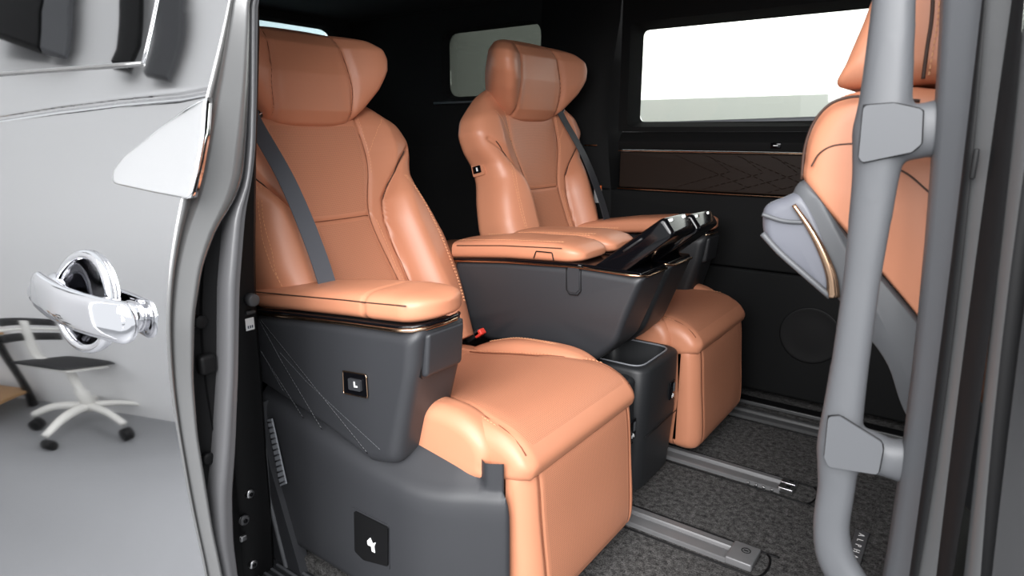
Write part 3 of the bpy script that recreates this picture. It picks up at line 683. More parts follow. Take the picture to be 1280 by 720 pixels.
    i = np.argmin((fy - gy) ** 2 + (fz - 1.035) ** 2); bp = fP[i]; bn = fn[i]
    gd = rbox('belt_guide', bp + bn * 0.004, (0.014, 0.078, 0.034), 0.006, 'plastic_dark', root)
    tube('guide_trim', np.array([bp + bn * 0.013 + np.array([0.0, a * 0.034, b * 0.012]) for a, b in ((-1, -.6), (-1, .6), (-.7, 1), (.7, 1), (1, .6), (1, -.6), (.7, -1), (-.7, -1))]), 0.0022, 'chrome', gd, 6, closed=True)
    cl_ = []
    dr = 0.35 if far else 1.0
    for y, z, lift in ((gy, 1.035, .012), (gy - .002, 1.00, .010), (gy - .010, .92, .014), (gy - .020, .84, .016), (gy - .032, .76, .012), (gy - .044, .68, .012), (gy - .060, .58, .012), (gy - .068, .52, .010)):
        y = gy + (y - gy) * dr; i = np.argmin((fy - y) ** 2 + (fz - z) ** 2); cl_.append(fP[i] + fn[i] * lift)
    if not far: cl_[-1] = np.array([-1.17, 0.895, .60])
    cl_ = [cl_[0], cl_[1], cl_[0] * .62 + cl_[-1] * .38 + np.array([.035, 0, .01]), cl_[0] * .3 + cl_[-1] * .7 + np.array([.042, 0, .01]), cl_[-1] + np.array([.03, 0, 0])]
    cl_ = spline(cl_, 50); hwid = 0.0235; A = []
    for p in cl_: A.append([p + np.array([a * 0.0012 - 0.0, b * hwid, 0]) for a, b in ((-1, -1), (1, -1), (1, 1), (-1, 1))])
    sharp(loft('belt_strap', np.array(A), 'belt' if not far else 'belt_dark', root), 40)
    rbox('belt_anchor', cl_[-1] + np.array([0.004, 0, -0.012]), (0.016, 0.055, 0.03), 0.005, 'plastic_dark', root)
    yback = yc; yc = yc + (0.014 if not far else 0.0)
    # ---- cushion: centre with rounded nose, two side bolsters, leg rest
    prof = spline([(-1.20, .40), (-1.05, .418), (-.92, .440), (-.80, .455), (-.70, .452), (-.645, .432), (-.612, .400), (-.606, .375), (-.625, .352), (-.70, .335), (-.95, .31), (-1.20, .31)], 150, True)
    def dsp(A):
        y = A[..., 1] - yc; x = A[..., 0]; top = A[..., 2] > 0.36
        A[..., 2] += top * (-0.010 * np.clip(1 - (y / 0.17) ** 2, 0, 1) * np.interp(x, [-1.2, -1.0, -.75, -.65], [1, 1, .5, 0]))
        ay = np.abs(y); Q = np.stack([ay, x], -1)
        for ln, dp in (([(.165, -1.2), (.165, -.86), (.205, -.72), (.222, -.60)], 0.0045),):
            A[..., 2] -= top * dp * np.exp(-(segdist(Q, ln) / 0.005) ** 2)
        A[..., 2] -= top * 0.006 * sstep(.165, .23, ay) * np.interp(x, [-1.2, -.9, -.70, -.64], [1, 1, .3, 0])
        return A
    cu_o = pillow('cushion', prof, 'xz', yc - .240, yc + .240, 0.038, 'leather', root, nr=8, mid=110, disp=dsp)
    # perforated centre of the cushion
    xs = np.linspace(-1.10, -.620, 70); G = []
    tp = resample(spline([(-1.20, .40), (-1.05, .418), (-.92, .440), (-.80, .455), (-.70, .452), (-.645, .432), (-.612, .400)], 120), 200)
    for x in xs:
        half = np.interp(x, [-1.2, -.86, -.72, -.6], [.155, .155, .193, .21]); z0 = np.interp(x, tp[:, 0], tp[:, 1])
        y = np.linspace(-half, half, 31); z = z0 - 0.010 * np.clip(1 - (y / 0.17) ** 2, 0, 1) * np.interp(x, [-1.2, -1.0, -.75, -.65], [1, 1, .5, 0]) - 0.006 * sstep(.165, .23, np.abs(y)) * np.interp(x, [-1.2, -.9, -.70, -.64], [1, 1, .3, 0])
        e = np.minimum(half - np.abs(y), min(x + 1.10, -.620 - x) + 0.0); z = z + 0.0016 * np.clip(e / 0.006, 0, 1) - 0.0003
        G.append(np.stack([np.full_like(y, x), yc + y, z], -1))
    loft('cushion_panel', np.array(G), 'leather_perf', cu_o, cv=False, caps=False)
    for sg in (-1, 1):
        xs2 = np.linspace(-1.08, -.625, 40); hy2 = np.interp(xs2, [-1.2, -.86, -.72, -.6], [.165, .165, .205, .222]); z2 = np.interp(xs2, tp[:, 0], tp[:, 1]) - 0.006 * sstep(.165, .23, hy2)
        tube('seam', np.stack([xs2, yc + sg * hy2, z2 - 0.0018], -1), 0.0016, 'seam', cu_o, 5)
        dashes('stitching', [np.stack([xs2[:34], yc + sg * (hy2[:34] + .008), z2[:34] + 0.0004], -1)], 'stitch', cu_o)
        bpf = spline([(-1.19, .34), (-1.14, .385), (-1.06, .428), (-.95, .458), (-.82, .468), (-.745, .456), (-.700, .420), (-.69, .37), (-.72, .33), (-.95, .31), (-1.15, .31)], 90, True)
        a, b = (yc + sg * .178, yc + sg * .258)
        bo = pillow('cushion_bolster', bpf, 'xz', min(a, b), max(a, b), 0.032, 'leather', root, nr=9, mid=3)
        q = np.array([(-1.05, .436), (-.95, .4635), (-.82, .4685), (-.745, .455), (-.70, .425)])
        for d in (0.0, 0.007):
            p = spline(q, 40); dashes('stitching', [np.c_[p[:, 0], np.full(40, yc + sg * (.216 + d)), p[:, 1] - 0.0015]], 'stitch', bo)
    lp = spline([(-.735, .335), (-.70, .372), (-.655, .385), (-.622, .375), (-.610, .34), (-.600, .22), (-.592, .12), (-.594, .065), (-.612, .045), (-.66, .045), (-.70, .06), (-.72, .2)], 140, True)
    def dleg(A):
        y = np.abs(A[..., 1] - yc); z = A[..., 2]; fr_ = A[..., 0] > -.66
        d = segdist(np.stack([y, z], -1), [(.190, .38), (.192, .28), (.184, .05)])
        A[..., 0] -= fr_ * 0.005 * np.exp(-(d / 0.005) ** 2); A[..., 0] -= fr_ * 0.012 * sstep(.188, .235, y); return A
    lr = pillow('leg_rest', lp, 'xz', yc - .235, yc + .235, 0.028, 'leather', root, nr=8, mid=100, disp=dleg)
    zl_ = np.linspace(.062, .362, 30); G = []
    lf = resample(spline([(-.655, .385), (-.622, .375), (-.610, .34), (-.600, .22), (-.592, .12), (-.594, .065), (-.612, .045)], 80), 120)
    for z in zl_:
        half = np.interp(z, [.05, .28, .38], [.176, .184, .182]); y = np.linspace(-half, half, 9); x = np.interp(z, lf[::-1, 1], lf[::-1, 0])
        e = np.minimum(half - np.abs(y), min(z - .062, .362 - z)); G.append(np.stack([x + 0.0016 * np.clip(e / 0.005, 0, 1) - 0.0003, yc + y, np.full_like(y, z)], -1))
    loft('leg_rest_panel', np.array(G), 'leather_perf', lr, cv=False, caps=False)
    for sg in (-1, 1):
        zz3 = np.linspace(.06, .372, 30); hy3 = np.interp(zz3, [.05, .28, .38], [.184, .192, .190]); x3 = np.interp(zz3, lf[::-1, 1], lf[::-1, 0])
        tube('seam', np.stack([x3 - 0.0035, yc + sg * hy3, zz3], -1), 0.0018, 'seam', lr, 5)
    rbox('leg_rest_frame', (-.74, yc, .17), (.07, .36, .22), 0.01, 'black', root)
    rbox('seat_base', (-0.97, yc, .185), (.44, .44, .26), 0.03, 'black', root)
    yc = yback
    # ---- outer side: lower cover, armrest box, pad, trims
    path = [(-1.34, -.315), (-1.1, -.318), (-.90, -.318), (-.82, -.313), (-.755, -.297), (-.70, -.274), (-.655, -.254), (-.638, -.242), (-.640, -.236)]
    p = resample(spline(path, 120), 90); t = np.gradient(p, axis=0); t /= np.linalg.norm(t, axis=1)[:, None]; nrm = np.stack([-t[:, 1], t[:, 0]], 1)
    pr = [(.03, .022), (.004, .03), (0, .06), (0, .25), (.002, .288), (.009, .311), (.028, .328), (.055, .352), (.080, .372), (.105, .378)]
    pr = resample(spline(pr, 60), 40); A = []
    up = np.interp(p[:, 0], [-1.34, -1.0, -.80, -.70, -.63], [.07, .015, .0, .012, .018]); up = np.convolve(np.pad(up, 10, 'edge'), np.hanning(21) / np.hanning(21).sum(), 'valid')
    for (a, b) in pr:
        q = p + nrm * (np.minimum(a, np.interp(p[:, 0], [-.80, -.68], [.2, .016])))[:, None]; A.append(np.stack([q[:, 0], Yv(q[:, 1]), b + up * np.clip((b - .2) / .12, 0, 1)], -1))
    loft('side_cover', np.array(A), 'plastic', root, cv=False, caps=False)
    ybx = (-.308, -.150)
    bxp = rpoly([(-1.48, .45), (-1.10, .372), (-.945, .328), (-.875, .345), (-.815, .56), (-.803, .642), (-1.0, .628), (-1.48, .580)], [.02, .1, .02, .04, .1, .008, .2, .01], 9)
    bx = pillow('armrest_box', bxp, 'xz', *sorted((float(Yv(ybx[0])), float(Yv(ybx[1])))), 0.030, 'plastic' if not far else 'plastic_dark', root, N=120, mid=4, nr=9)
    def prow(x): return np.interp(x, [-1.48, -1.0, -.80], [.580, .628, .645])
    # pad
    xs = np.r_[-1.46 + 0.02 * (1 - np.cos(np.linspace(0, math.pi / 2, 8))), np.linspace(-1.43, -.855, 90), -.855 + 0.062 * np.sin(np.linspace(0, math.pi / 2, 26))[1:]]
    c3, s3 = superring(70, 0.55, 0.6, 2.6); A = []
    for x in xs:
        e0 = np.clip((x + 1.46) / 0.03, 0, 1); e1 = np.clip((-.793 - x) / 0.062, 0, 1); k = max(0.04, math.sqrt(1 - (1 - e1) ** 2)) * (0.3 + 0.7 * math.sqrt(max(0, 1 - (1 - e0) ** 2)))
        hy = np.interp(x, [-1.36, -1.1, -.93, -.80], [.072, .080, .084, .080]) * k; hz = np.interp(x, [-1.36, -1.1, -.9, -.80], [.022, .030, .031, .027]) * (0.35 + 0.65 * k)
        gv = 0.0045 * np.exp(-((x + .945) / 0.005) ** 2)
        A.append(np.stack([np.full(70, x) + (0.012 * (c3 if m > 0 else c3)) * 0, Yv(-.222 + (hy - gv) * c3), prow(x) + .004 + np.interp(x, [-1.36, -1.1, -.9, -.80], [.022, .030, .031, .028]) + (hz - gv) * s3], -1))
    pad = loft('armrest_pad', np.array(A), 'leather', root)
    xx = np.linspace(-1.43, -.83, 40)
    for nm, mm, dz, rr_ in (('piping', 'piping', .040, .0014),):
        hy = np.interp(xx, [-1.36, -1.1, -.93, -.80], [.072, .080, .084, .080])
        tube(nm, np.stack([xx, Yv(-.222 - hy * 0.985), prow(xx) + .046], -1), rr_, mm, pad, 5)
    oy = ybx[0]
    tp_ = [(x, oy + .002, prow(x) - .002) for x in np.linspace(-1.44, -.85, 20)] + [(-.822, oy + .012, .641), (-.806, oy + .035, .643), (-.802, oy + .08, .643), (-.804, oy + .115, .643), (-.815, oy + .135, .642)]
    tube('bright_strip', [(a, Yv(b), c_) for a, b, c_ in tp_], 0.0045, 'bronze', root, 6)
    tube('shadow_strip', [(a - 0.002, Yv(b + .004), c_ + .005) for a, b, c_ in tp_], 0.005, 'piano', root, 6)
    cap = rpoly([(-.865, .535), (-.805, .545), (-.797, .632), (-.86, .630)], [.012, .012, .004, .004], 5)
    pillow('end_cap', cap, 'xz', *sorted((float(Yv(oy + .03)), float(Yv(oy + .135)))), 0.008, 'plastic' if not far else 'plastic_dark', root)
    tube('cap_gap', [(-.812, Yv(oy + .026), .63), (-.818, Yv(oy + .026), .545), (-.826, Yv(oy + .04), .534), (-.826, Yv(oy + .12), .534)], 0.002, 'black', root, 5)
    # diagonal stitching on the box, its switch, the lower recess with its symbol
    if not far:
        yo = float(Yv(oy)) - 0.0008
        L = [[(326, 400), (459, 566)], [(324, 436), (379, 522)], [(352, 452), (402, 536)], [(325, 402), (352, 452)], [(384, 478), (476, 563)], [(350, 441), (384, 478)], [(327, 440), (355, 490)]]
        dashes('stitching', [PY(yo, *l) for l in L], 'pillar_grey', bx, 0.004, 0.004, 0.0006)
        for l in L[:3]: tube('crease', [q - np.array([0, -0.0006, 0.002]) for q in PY(yo, *l)], 0.0011, 'black', bx, 4)
        q = PY(yo, (430, 463), (459, 468), (461, 497), (431, 491)); sw_ = plate('switch_plate', q, (0, -1, 0), 0.003, 'piano', bx, rc=0.006)
        tube('switch_trim', resample(np.array(q), 40, True) + np.array([0, -0.003, 0]), 0.0013, 'bronze', sw_, 5, closed=True)
        q = PY(yo - .003, (437, 472), (452, 475), (453, 489), (438, 486)); plate('button', q, (0, -1, 0), 0.005, 'plastic', sw_, rc=0.003)
        q = PY(yo - .0085, (442, 477), (443.3, 477.2), (444, 482), (447, 483), (447, 484.5), (442.6, 484)); plate('seat_symbol', q, (0, -1, 0), 0.0006, 'white_print', sw_)
        ys_ = float(Yv(-.318)); q = PY(ys_, (441, 633), (487, 656), (488, 712), (444, 700)); rp = plate('lever_recess', q, (0, -1, 0), 0.003, 'plastic', root, rc=0.008)
        q = PY(ys_ - .003, (444, 638), (486, 659), (486, 707), (456, 699), (445, 688)); plate('lever_plate', q, (0, -1, 0), 0.004, 'black', rp, rc=0.005)
        q = PY(ys_ - .0075, (459, 676), (463, 672), (466, 679), (470, 678), (468, 683), (469, 691), (465, 689), (464, 683), (460, 681)); plate('lever_symbol', q, (0, -1, 0), 0.0006, 'white_print', rp)
    else:
        i = np.argmin(np.abs(zs - .845)); pp = At[i][np.argmax(yl_back[i])]; ex = np.array([ca, 0, -sa]); ez = np.array([-nz[i] * ca + nx[i] * sa, 0, nx[i] * ca + nz[i] * sa]); ex = np.array([ez[2], 0, -ez[0]])
        def qd(w_, h_, d_, dx=0.0, dz=0.0): return [pp + ex * (dx + a_ * w_) + ez * (dz + b_ * h_) + np.array([0, -d_, 0]) for a_, b_ in ((-1, -1), (1, -1), (1, 1), (-1, 1))]
        sw_ = plate('switch_plate', qd(.026, .022, -.006), (0, -1, 0), 0.010, 'leather', root, rc=0.006)
        plate('button', qd(.014, .012, .004), (0, -1, 0), 0.004, 'piano', sw_, rc=0.003)
        plate('seat_symbol', qd(.003, .006, .0082), (0, -1, 0), 0.0006, 'white_print', sw_)
        plate('switch_trim', qd(.0015, .012, .004, -.018), (0, -1, 0), 0.003, 'bronze', sw_)
    # ---- buckle on the inner side
    bk = np.array([-1.035, float(Yv(.268)), .462])
    by = float(Yv(.255))
    if not far:
        a = P(597, 417, 1, by + 0.02)
        tube('buckle_stalk', spline([a + np.array([-.10, 0.03, .075]), a + np.array([-.06, .02, .03]), a + np.array([-.01, 0, -.012])], 16), 0.006, 'black', root)
        R_ = Matrix.Rotation(math.radians(-38), 3, 'Y'); R_ = np.array(R_)
        b_ = rbox('buckle', a + np.array([-.008, 0, -.006]), (0.062, 0.028, 0.020), 0.005, 'plastic_dark', root, rot=R_)
        rbox('red_button', a + np.array([.010, -.002, .004]), (0.030, 0.024, 0.018), 0.004, 'red', b_, rot=R_)
    return root
s1 = thing('captain_seat', 'tan leather captain seat in the foreground with outer armrest and lever panel', 'car seat', (-0.95, 1.11, 0), 'second row captain seats')
make_seat(s1, 1.11, 1, 0.0, False)
s2 = thing('captain_seat', 'tan leather captain seat by the far window, beyond the centre armrests', 'car seat', (-0.95, 2.01, 0), 'second row captain seats')
make_seat(s2, 2.01, -1, 8.3, True)
for ch in s2.children:
    if ch.name.split('.')[0] in ('armrest_pad', 'armrest_box', 'bright_strip', 'shadow_strip', 'end_cap', 'cap_gap'):
        ch.location.x += 0.06; ch.location.z += 0.012

# ------------------------------------------------------------------ centre armrest consoles between the seats
def make_console(root, y0, y1, near):
    xr = -1.24 if near else -1.15
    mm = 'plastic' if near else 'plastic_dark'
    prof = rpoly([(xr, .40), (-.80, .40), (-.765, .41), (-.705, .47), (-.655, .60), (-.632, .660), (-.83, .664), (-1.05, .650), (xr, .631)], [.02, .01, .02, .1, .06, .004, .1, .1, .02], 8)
    def dsp(A):
        near_f = (A[..., 1] < y0 + 0.05)
        x, z = A[..., 0], A[..., 2]
        k = sstep(-1.13, -1.05, x) * sstep(.60, .50, z) + sstep(.46, .40, z) * 0.6
        A[..., 1] += near_f * 0.022 * np.clip(k, 0, 1) * sstep(-.66, -.78, x)
        return A
    pillow('body', prof, 'xz', y0, y1, 0.022, mm, root, N=150, mid=4, nr=9, disp=dsp)
    def top(x): return np.interp(x, [-1.36, -1.27, -1.05, -.83, -.63], [.615, .628, .650, .664, .662])
    xs = np.r_[xr + 0.02 * (1 - np.cos(np.linspace(0, math.pi / 2, 8))), np.linspace(xr + .022, -.86, 80), -.86 + 0.055 * np.sin(np.linspace(0, math.pi / 2, 22))[1:]]
    c3, s3 = superring(70, 0.4, 0.6, 3.0); A = []; yc = (y0 + y1) / 2; h0 = (y1 - y0) / 2 + 0.004
    for x in xs:
        e1 = np.clip((-.805 - x) / 0.055, 0, 1); k = max(0.05, math.sqrt(1 - (1 - e1) ** 2)); k2 = 0.55 + 0.45 * k
        hz = np.interp(x, [-1.34, -1.1, -.9, -.80], [.024, .030, .028, .020])
        A.append(np.stack([np.full(70, x), yc + h0 * k2 * c3, top(x) + .004 + hz + hz * (0.3 + 0.7 * k) * s3 * (1 + 0.10 * (s3 > 0) * (1 - c3 ** 2))], -1))
    pad = loft('armrest_pad', np.array(A), 'leather', root)
    xx = np.linspace(xr + .02, -.86, 40)
    tube('piping', np.stack([xx, np.full(40, y0 - 0.0045), top(xx) + .046], -1), 0.0013, 'piping', pad, 5)
    dashes('stitching', [np.stack([xx, np.full(40, y0 + 0.010), top(xx) + .0605], -1), np.stack([xx, np.full(40, y1 - 0.014), top(xx) + .0605], -1)], 'stitch', pad)
    xl = np.r_[np.linspace(xr, -.66, 30)]
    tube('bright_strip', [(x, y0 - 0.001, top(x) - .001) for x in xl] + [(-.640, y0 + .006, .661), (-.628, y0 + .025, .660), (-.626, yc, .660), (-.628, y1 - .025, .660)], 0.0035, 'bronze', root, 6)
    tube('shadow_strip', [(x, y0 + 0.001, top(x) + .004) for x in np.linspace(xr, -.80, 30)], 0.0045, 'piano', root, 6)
    pillow('tray', rpoly([(-.84, .655), (-.636, .655), (-.640, .668), (-.84, .672)], .004), 'xz', y0 + .008, y1 - .008, 0.004, 'piano', root)
    if near:
        q = PY(y0 - 0.006, (667, 323), (670, 314), (690, 316), (692, 326)); tube('latch_tab', resample(np.array(q), 30), 0.0016, 'black', root, 6)
        q = np.array(PY(y0 - 0.0005, (708, 330), (708, 362), (712, 368), (722, 369), (726, 364), (726, 332))); tube('button_gap', resample(q, 40), 0.0013, 'black', root, 5)
        plate('side_button', [p_ + np.array([0, .001, 0]) for p_ in PY(y0, (710, 333), (724, 335), (724, 362), (720, 366), (713, 365), (710, 361))], (0, -1, 0), 0.0022, 'plastic', root)
        rbox('bright_tip', P(717, 333, 1, y0 - .001), (0.036, 0.003, 0.003), 0.001, 'bronze', root)
k1 = thing('armrest_console', 'grey centre armrest console with tan pad beside the foreground seat', 'armrest', (-0.95, 1.485, 0), 'centre armrest consoles')
make_console(k1, 1.408, 1.570, True)
k2 = thing('armrest_console', 'second tan padded centre armrest, joined to the seat by the far window', 'armrest', (-0.95, 1.69, 0), 'centre armrest consoles')
make_console(k2, 1.582, 1.745, False)

# ------------------------------------------------------------------ remote control panels standing in their docks
def make_remote(root, y0, y1, xb, zb, xt, zt):
    d = np.array([xt - xb, zt - zb]); L = np.linalg.norm(d); d /= L; n = np.array([d[1], -d[0]])       # n: underside, towards the front
    prof = [np.array([xb, zb]), np.array([xt, zt]), np.array([xt, zt]) + n * .050, np.array([xb, zb]) + n * .062]
    pillow('housing', rpoly(prof, [.004, .010, .014, .004], 7), 'xz', y0, y1, 0.012, 'piano', root, nr=7)
    b = np.array([xb, zb]) - n * .0015
    sc = [b + d * .03, b + d * (L - .012)]
    put('screen', [(sc[0][0], y0 + .012, sc[0][1]), (sc[1][0], y0 + .012, sc[1][1]), (sc[1][0], y1 - .012, sc[1][1]), (sc[0][0], y1 - .012, sc[0][1])], [[0, 1, 2, 3]], 'black', root, smooth=False)
    for yy in (y0 + .022, y1 - .035):
        c = np.array([xt, zt]) + n * .012 - d * 0.001; R_ = np.array([[d[0], 0, n[0]], [0, 1, 0], [d[1], 0, n[1]]])
        rbox('highlight_insert', (c[0], yy + .008, c[1]), (0.004, 0.024, 0.008), 0.001, 'chrome', root, rot=R_)  # chrome pieces standing in for white highlights on the panel's top edge
    c = np.array([xb, zb]) + d * L * .55 + n * .013
    tube('side_key', [(c[0] + d[0] * t, y0 - .0005, c[1] + d[1] * t) for t in (-.03, -.015, 0, .015, .03)], 0.0032, 'plastic_dark', root, 8)
    f = np.array([xb, zb]) + n * .058
    pillow('dock', rpoly([f - d * .02, f + d * .075, f + d * .06 + n * .022, f - d * .01 + n * .04], .006), 'xz', y0 + .012, y1 - .012, .006, 'plastic_dark', root)
    c = f + d * .055 + n * .023; tube('dock_trim', [(c[0], y, c[1]) for y in np.linspace(y0 + .03, y1 - .03, 6)], .003, 'bronze', root, 6)
r1_ = thing('remote_panel', 'glossy black control panel in the nearer armrest dock', 'control panel', (-.78, 1.49, .66), 'control panels in the armrest docks')
make_remote(r1_, 1.418, 1.558, -.775, .668, -.592, .808)
r2_ = thing('remote_panel', 'glossy black control panel reaching furthest right in the farther armrest dock', 'control panel', (-.78, 1.69, .66), 'control panels in the armrest docks')
make_remote(r2_, 1.592, 1.735, -.775, .660, -.592, .800)

# ------------------------------------------------------------------ low cup holder boxes between the leg rests
def make_cup(root, x0, x1, y0, y1, z, well, sock):
    ring_well('body', (x0, x1, y0, y1), [(0.03, .02), (0.012, .022), (0.010, .05), (0.0, .20), (0, z - .012), (.004, z - .004), (.010, z), (.024, z), (.028, z - .004), (.034, z - .09), (.05, z - .095)], 'plastic_dark', root, r=well)
    i = rpoly([(x0 + .026, y0 + .026), (x1 - .026, y0 + .026), (x1 - .026, y1 - .026), (x0 + .026, y1 - .026)], well - .006, 8)
    tube('well_rim', np.c_[i, np.full(len(i), z)], .0028, 'plastic_light', root, 6, closed=True)
    yy, zz = sock
    so = rbox('socket', (x1 + .001, yy, zz), (0.006, 0.036, 0.055), 0.002, 'piano', root)
    rbox('socket_port', (x1 + .005, yy + .006, zz + .008), (0.002, 0.010, 0.026), 0.0005, 'pillar_grey', so)
    for k in range(3): rbox('socket_symbol', (x1 + .0045, yy - .006 + .005 * k, zz - .018 + .004 * (k % 2)), (0.001, 0.0028, 0.008), 0, 'white_print', so)
    tube('body_seam', [(x1 + .001, y0 + .02, .19), (x1 + .002, (y0 + y1) / 2, .19), (x1 + .001, y1 - .02, .19)], .0016, 'black', root, 5)
c1 = thing('cup_holder', 'black low console box with open cup holder beside the far leg rest', 'cup holder', (-.80, 1.62, 0), 'cup holder boxes between the seats')
make_cup(c1, -.90, -.650, 1.492, 1.750, .385, .045, (1.69, .27))
c2 = thing('cup_holder', 'black low console box with narrow tray beside the foreground leg rest', 'cup holder', (-.80, 1.43, 0), 'cup holder boxes between the seats')
make_cup(c2, -.90, -.665, 1.385, 1.486, .374, .030, (1.46, .23))

# ------------------------------------------------------------------ seat rails let into the carpet
def make_rail(root, yc, x1, kind):
    w_ = .040
    prof = [(-w_, 0), (-w_, .009), (-w_ + .004, .011), (-.010, .011), (-.008, .004), (.008, .004), (.010, .011), (.013, .014), (.018, .011), (w_ - .004, .010), (w_, .008), (w_, 0)]
    A = [[(x, yc + a, b) for a, b in prof] for x in (-1.30, x1)]; sharp(loft('channel', np.array(A), 'rail' if kind != 'plain' else 'jamb_grey', root, cv=True), 20)
    tube('carpet_slot', spline([(-1.2, yc - w_ - .012, .001), (x1 + .02, yc - w_ - .012, .001), (x1 + .075, yc - w_ - .010, .001), (x1 + .09, yc, .001), (x1 + .075, yc + w_ + .01, .001), (x1 + .02, yc + w_ + .012, .001), (-1.2, yc + w_ + .012, .001)], 80), .003, 'black', root, 6)
    if kind == 'cap':
        pillow('end_cap', rpoly([(yc - w_ - .002, .0), (yc + w_ + .002, .0), (yc + w_, .017), (yc - w_, .019)], .004), 'yz', x1 - .002, x1 + .062, .005, 'rail', root)
        c = (x1 + .034, yc + .010, .0185); th = np.linspace(0, 2 * math.pi, 20, endpoint=False)
        tube('screw_mark', [(c[0] + .010 * math.cos(t), c[1] + .010 * math.sin(t), c[2]) for t in th], .0011, 'black', root, 5, closed=True)
        rbox('screw_slot', c, (.011, .003, .001), 0, 'black', root)
    elif kind == 'metal':
        for dy in (-.018, .018): rbox('end_bracket', (x1 + .013, yc + dy, .010), (.040, .030, .014), .002, 'steel', root)
        for dy in (-.018, .018): rbox('bracket_slot', (x1 + .018, yc + dy, .0175), (.012, .010, .001), 0, 'black', root)
        for k in range(4): rbox('clip', (x1 - .02 - .022 * k, yc - w_ - .004, .006), (.007, .006, .008), .001, 'steel', root)
RL = 'seat rails along the cabin floor'
r = thing('seat_rail', 'grey floor rail ending in a capped end piece in front of the nearer leg rest', 'seat rail', (-.8, 1.418, 0), RL); make_rail(r, 1.418, -.372, 'cap')
r = thing('seat_rail', 'grey floor rail with bare bright metal end, in front of the low console box', 'seat rail', (-.8, 1.811, 0), RL); make_rail(r, 1.811, -.345, 'metal')
r = thing('seat_rail', 'dark floor rail closest to the far side wall', 'seat rail', (-.8, 2.255, 0), RL); make_rail(r, 2.255, -.30, 'plain')
# carpet tag
ct = thing('carpet_tag', 'small grey name tag sewn on the dark carpet near the grab handle', 'tag', (-.125, 1.64, 0))
rbox('tag_plate', (-.124, 1.605, .003), (.032, .20, .004), .0015, 'rubber_grey', ct)
for k, chh in enumerate('ALPHARD'):
    text('letter', chh, .020, 'white_print', ct, (-.124, 1.683 - .026 * k, .0056), (0, -1, 0), (1, 0, 0))

# ------------------------------------------------------------------ front seat, seen from its side
YF = 0.955
def sidepoly(pts): return [tuple(P(a, b, 1, YF)[[0, 2]]) for a, b in pts]
fs = thing('front_seat', 'tan leather front seat with pale grey back shell, behind the grab handle', 'car seat', (0.05, 1.2, 0.0))
bp_ = spline(sidepoly([(1003, 232), (1001, 200), (1008, 165), (1026, 135), (1052, 118), (1090, 110), (1150, 108), (1215, 125), (1260, 200), (1290, 330), (1330, 500), (1270, 560), (1180, 448), (1140, 392), (1060, 300)]), 140, True)
bk_ = pillow('backrest', bp_, 'xz', YF, 1.45, 0.03, 'leather', fs, nr=9, mid=6)
hp_ = spline(sidepoly([(1041, 106), (1052, 75), (1072, 28), (1094, -25), (1130, -70), (1200, -80), (1240, 0), (1220, 92), (1160, 103), (1090, 108)]), 110, True)
hd2 = pillow('headrest', hp_, 'xz', YF + .01, 1.38, 0.03, 'leather', fs, nr=9, mid=4)
sh_ = spline(sidepoly([(1006, 228), (1060, 298), (1140, 390), (1182, 447), (1270, 560), (1280, 680), (1210, 640), (1135, 525), (1105, 450), (1050, 380), (1000, 305), (985, 255)]), 120, True)
pillow('back_shell', sh_, 'xz', YF - .004, 1.455, 0.022, 'pillar_grey', fs, nr=8, mid=4)
pk = spline(sidepoly([(951, 275), (955, 258), (975, 248), (1004, 242), (1030, 285), (1046, 335), (1046, 362), (1040, 373), (1010, 350), (975, 318), (955, 298)]), 100, True)
po = pillow('back_pocket', pk, 'xz', YF - .006, 1.40, 0.018, 'shell_grey', fs, nr=8, mid=4)
tube('pocket_edge', spline([P(a, b, 1, YF - .009) for a, b in ((953, 268), (978, 276), (1003, 278))], 20), .003, 'pillar_grey', po, 6)
tube('pocket_edge', spline([P(a, b, 1, YF - .009) for a, b in ((953, 292), (975, 316), (1008, 345), (1038, 371))], 20), .0045, 'pillar_grey', po, 6)
tube('bright_strip', spline([P(a, b, 1, YF - .010) for a, b in ((992, 256), (1012, 285), (1028, 315), (1039, 345), (1042, 372))], 30), np.linspace(.003, .0085, 30), 'bronze', po, 8, r2=.004)
def side(pts, n=40): return spline([P(a, b, 1, YF - .0005) for a, b in pts], n)
tube('piping', side([(1002, 224), (1006, 185), (1018, 152), (1038, 130), (1065, 121), (1092, 122), (1150, 126)]), .0019, 'piping', bk_, 6)
tube('piping', side([(1014, 208), (1024, 192), (1042, 182), (1072, 179)]), .0010, 'piping', bk_, 6)
tube('piping', side([(1112, 208), (1135, 218), (1170, 248)]), .0012, 'piping', bk_, 6)
tube('piping', [p_ + np.array([0, .0095, 0]) for p_ in side([(1167, -40), (1164, 20), (1158, 60), (1153, 98)])], .0022, 'piping', hd2, 6)
dashes('stitching', [[p_ + np.array([0, .009, 0]) for p_ in side([(1175, -40), (1172, 20), (1166, 60), (1160, 96)])]], 'stitch', hd2, .004, .003, .001)
rbox('seat_base', (0.28, 1.2, .20), (.5, .46, .30), .03, 'black', fs)

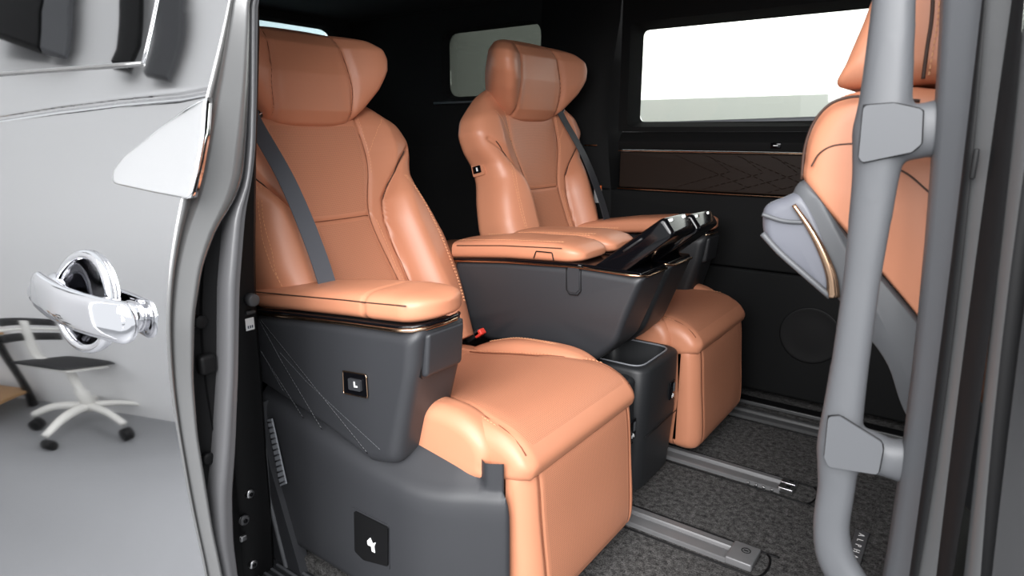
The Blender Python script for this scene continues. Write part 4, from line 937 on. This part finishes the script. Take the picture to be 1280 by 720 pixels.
# ------------------------------------------------------------------ third row bench and overhead vent in the dark rear
tr = thing('rear_bench', 'dark tan rear bench seat just visible beyond the foreground headrest', 'car seat', (-2.2, 1.65, 0))
pillow('cushion', spline([(-2.45, .38), (-2.2, .46), (-1.98, .50), (-1.90, .44), (-1.93, .36), (-2.2, .33), (-2.45, .33)], 60, True), 'xz', 1.10, 2.36, .04, 'leather', tr, mid=6)
pillow('base', rpoly([(-2.4, 0.0), (-2.0, 0.0), (-1.97, .36), (-2.42, .36)], .03), 'xz', 1.14, 2.32, .02, 'black', tr)
pillow('backrest', rpoly([(-2.42, .40), (-2.34, .40), (-2.52, .80), (-2.62, .80)], .03), 'xz', 1.10, 2.36, .04, 'black', tr)
av = thing('air_vent', 'black overhead air vent on the ceiling above the foreground headrest', 'air vent', (-2.16, 1.67, 1.54))
ring_well('housing', (-2.26, -2.06, 1.58, 1.76), [(.03, 1.57), (0, 1.555), (0, 1.535), (.012, 1.53), (.02, 1.545), (.05, 1.55)], 'plastic_dark', av, r=.03)
for k in range(5): rbox('louvre', (-2.21 + .026 * k, 1.67, 1.537), (.010, .13, .003), .001, 'plastic_dark', av)

# ------------------------------------------------------------------ office corner that the door paint reflects
cc = np.array([-2.83, -1.04, GZ])
oc = thing('office_chair', 'white office chair with black mesh seat, reflected in the van door paint', 'office chair', tuple(cc))
for k in range(5):
    a = math.radians(18 + 72 * k); d = np.array([math.cos(a), math.sin(a), 0])
    p = [cc + np.array([0, 0, .13]), cc + d * .15 + np.array([0, 0, .125]), cc + d * .265 + np.array([0, 0, .085])]
    lg = tube('base_leg', spline(p, 10), np.linspace(.026, .016, 10), 'chair_white', oc, 10)
    c = cc + d * .265; tn = np.array([-d[1], d[0], 0])
    tube('caster', [c + tn * t + np.array([0, 0, .03]) for t in (-.022, -.02, .02, .022)], [.018, .03, .03, .018], 'black', oc, 14)
tube('gas_column', [cc + np.array([0, 0, z]) for z in (.10, .24, .25, .45)], [.034, .034, .024, .024], 'chair_white', oc, 14)
pillow('seat', spline([(cc[0] - .14, cc[2] + .48), (cc[0] - .05, cc[2] + .492), (cc[0] + .10, cc[2] + .495), (cc[0] + .14, cc[2] + .48), (cc[0] + .12, cc[2] + .47), (cc[0], cc[2] + .465), (cc[0] - .13, cc[2] + .465)], 60, True), 'xz', cc[1] - .16, cc[1] + .16, .012, 'chair_mesh', oc, mid=4)
rbox('seat_frame', cc + np.array([0, 0, .452]), (.25, .26, .025), .01, 'chair_white', oc)
sx = cc[0] - .22
tube('back_stem', spline([cc + np.array([-.06, 0, .45]), cc + np.array([-.13, 0, .47]), cc + np.array([-.15, 0, .56]), cc + np.array([-.15, 0, .78])], 16), np.linspace(.035, .02, 16), 'chair_white', oc, 10)
for z, w_ in ((.65, .15), (.71, .16), (.77, .14)):
    p = [cc + np.array([-.12 - .04 * (1 - (t / w_) ** 2), t, z]) for t in np.linspace(-w_, w_, 14)]
    tube('back_band', p, .030 if z != .71 else .010, 'chair_mesh' if z != .71 else 'chair_white', oc, 10, r2=.008)
dk = thing('desk', 'wooden topped desk with black legs and lower shelf, reflected beside the chair', 'desk', (-3.62, -1.05, GZ))
rbox('desk_top', (-3.62, -1.05, GZ + .60), (.62, .30, .025), .005, 'wood', dk)
rbox('lower_shelf', (-3.62, -1.05, GZ + .10), (.58, .28, .02), .004, 'wood', dk)
for ax in (-.28, .28):
    for ay in (-.12, .12): rbox('leg', (-3.62 + ax, -1.05 + ay, GZ + .295), (.035, .035, .585), .006, 'black', dk)
b1_ = tag(rbox('book', (-3.52, -1.05, GZ + .622), (.28, .20, .018), .002, 'book_blue'), 'dark blue folder lying flat on the desk', 'book')
b2_ = tag(rbox('paper_stack', (-3.55, -1.04, GZ + .646), (.22, .16, .026), .003, 'paper'), 'stack of white paper on top of the dark folder', 'paper')
b3_ = tag(rbox('storage_box', (-3.55, -1.05, GZ + .140), (.16, .14, .055), .006, 'paper'), 'small white box on the lower desk shelf', 'box')
for i, (xa, xb_, mm, lb_) in enumerate(((-4.3, -3.96, 'black', 'black panel added for the door window reflection, furthest from the camera'), (-3.94, -3.78, 'pillar_grey', 'narrow dark grey panel added for the door window reflection'), (-3.44, -3.32, 'black', 'slim black panel added for the door window reflection'), (-3.22, -3.06, 'plastic', 'charcoal panel added for the door window reflection, nearest the camera'))):  # invented panels, added only to give the door window something dark to reflect
    tag(rbox('reflection_panel', ((xa + xb_) / 2, -1.17 - (.02 if xa < -3.6 else 0), 3.05), (xb_ - xa, .03, 1.2), .006, mm), lb_, 'panel', 'panels added for the door window reflection')
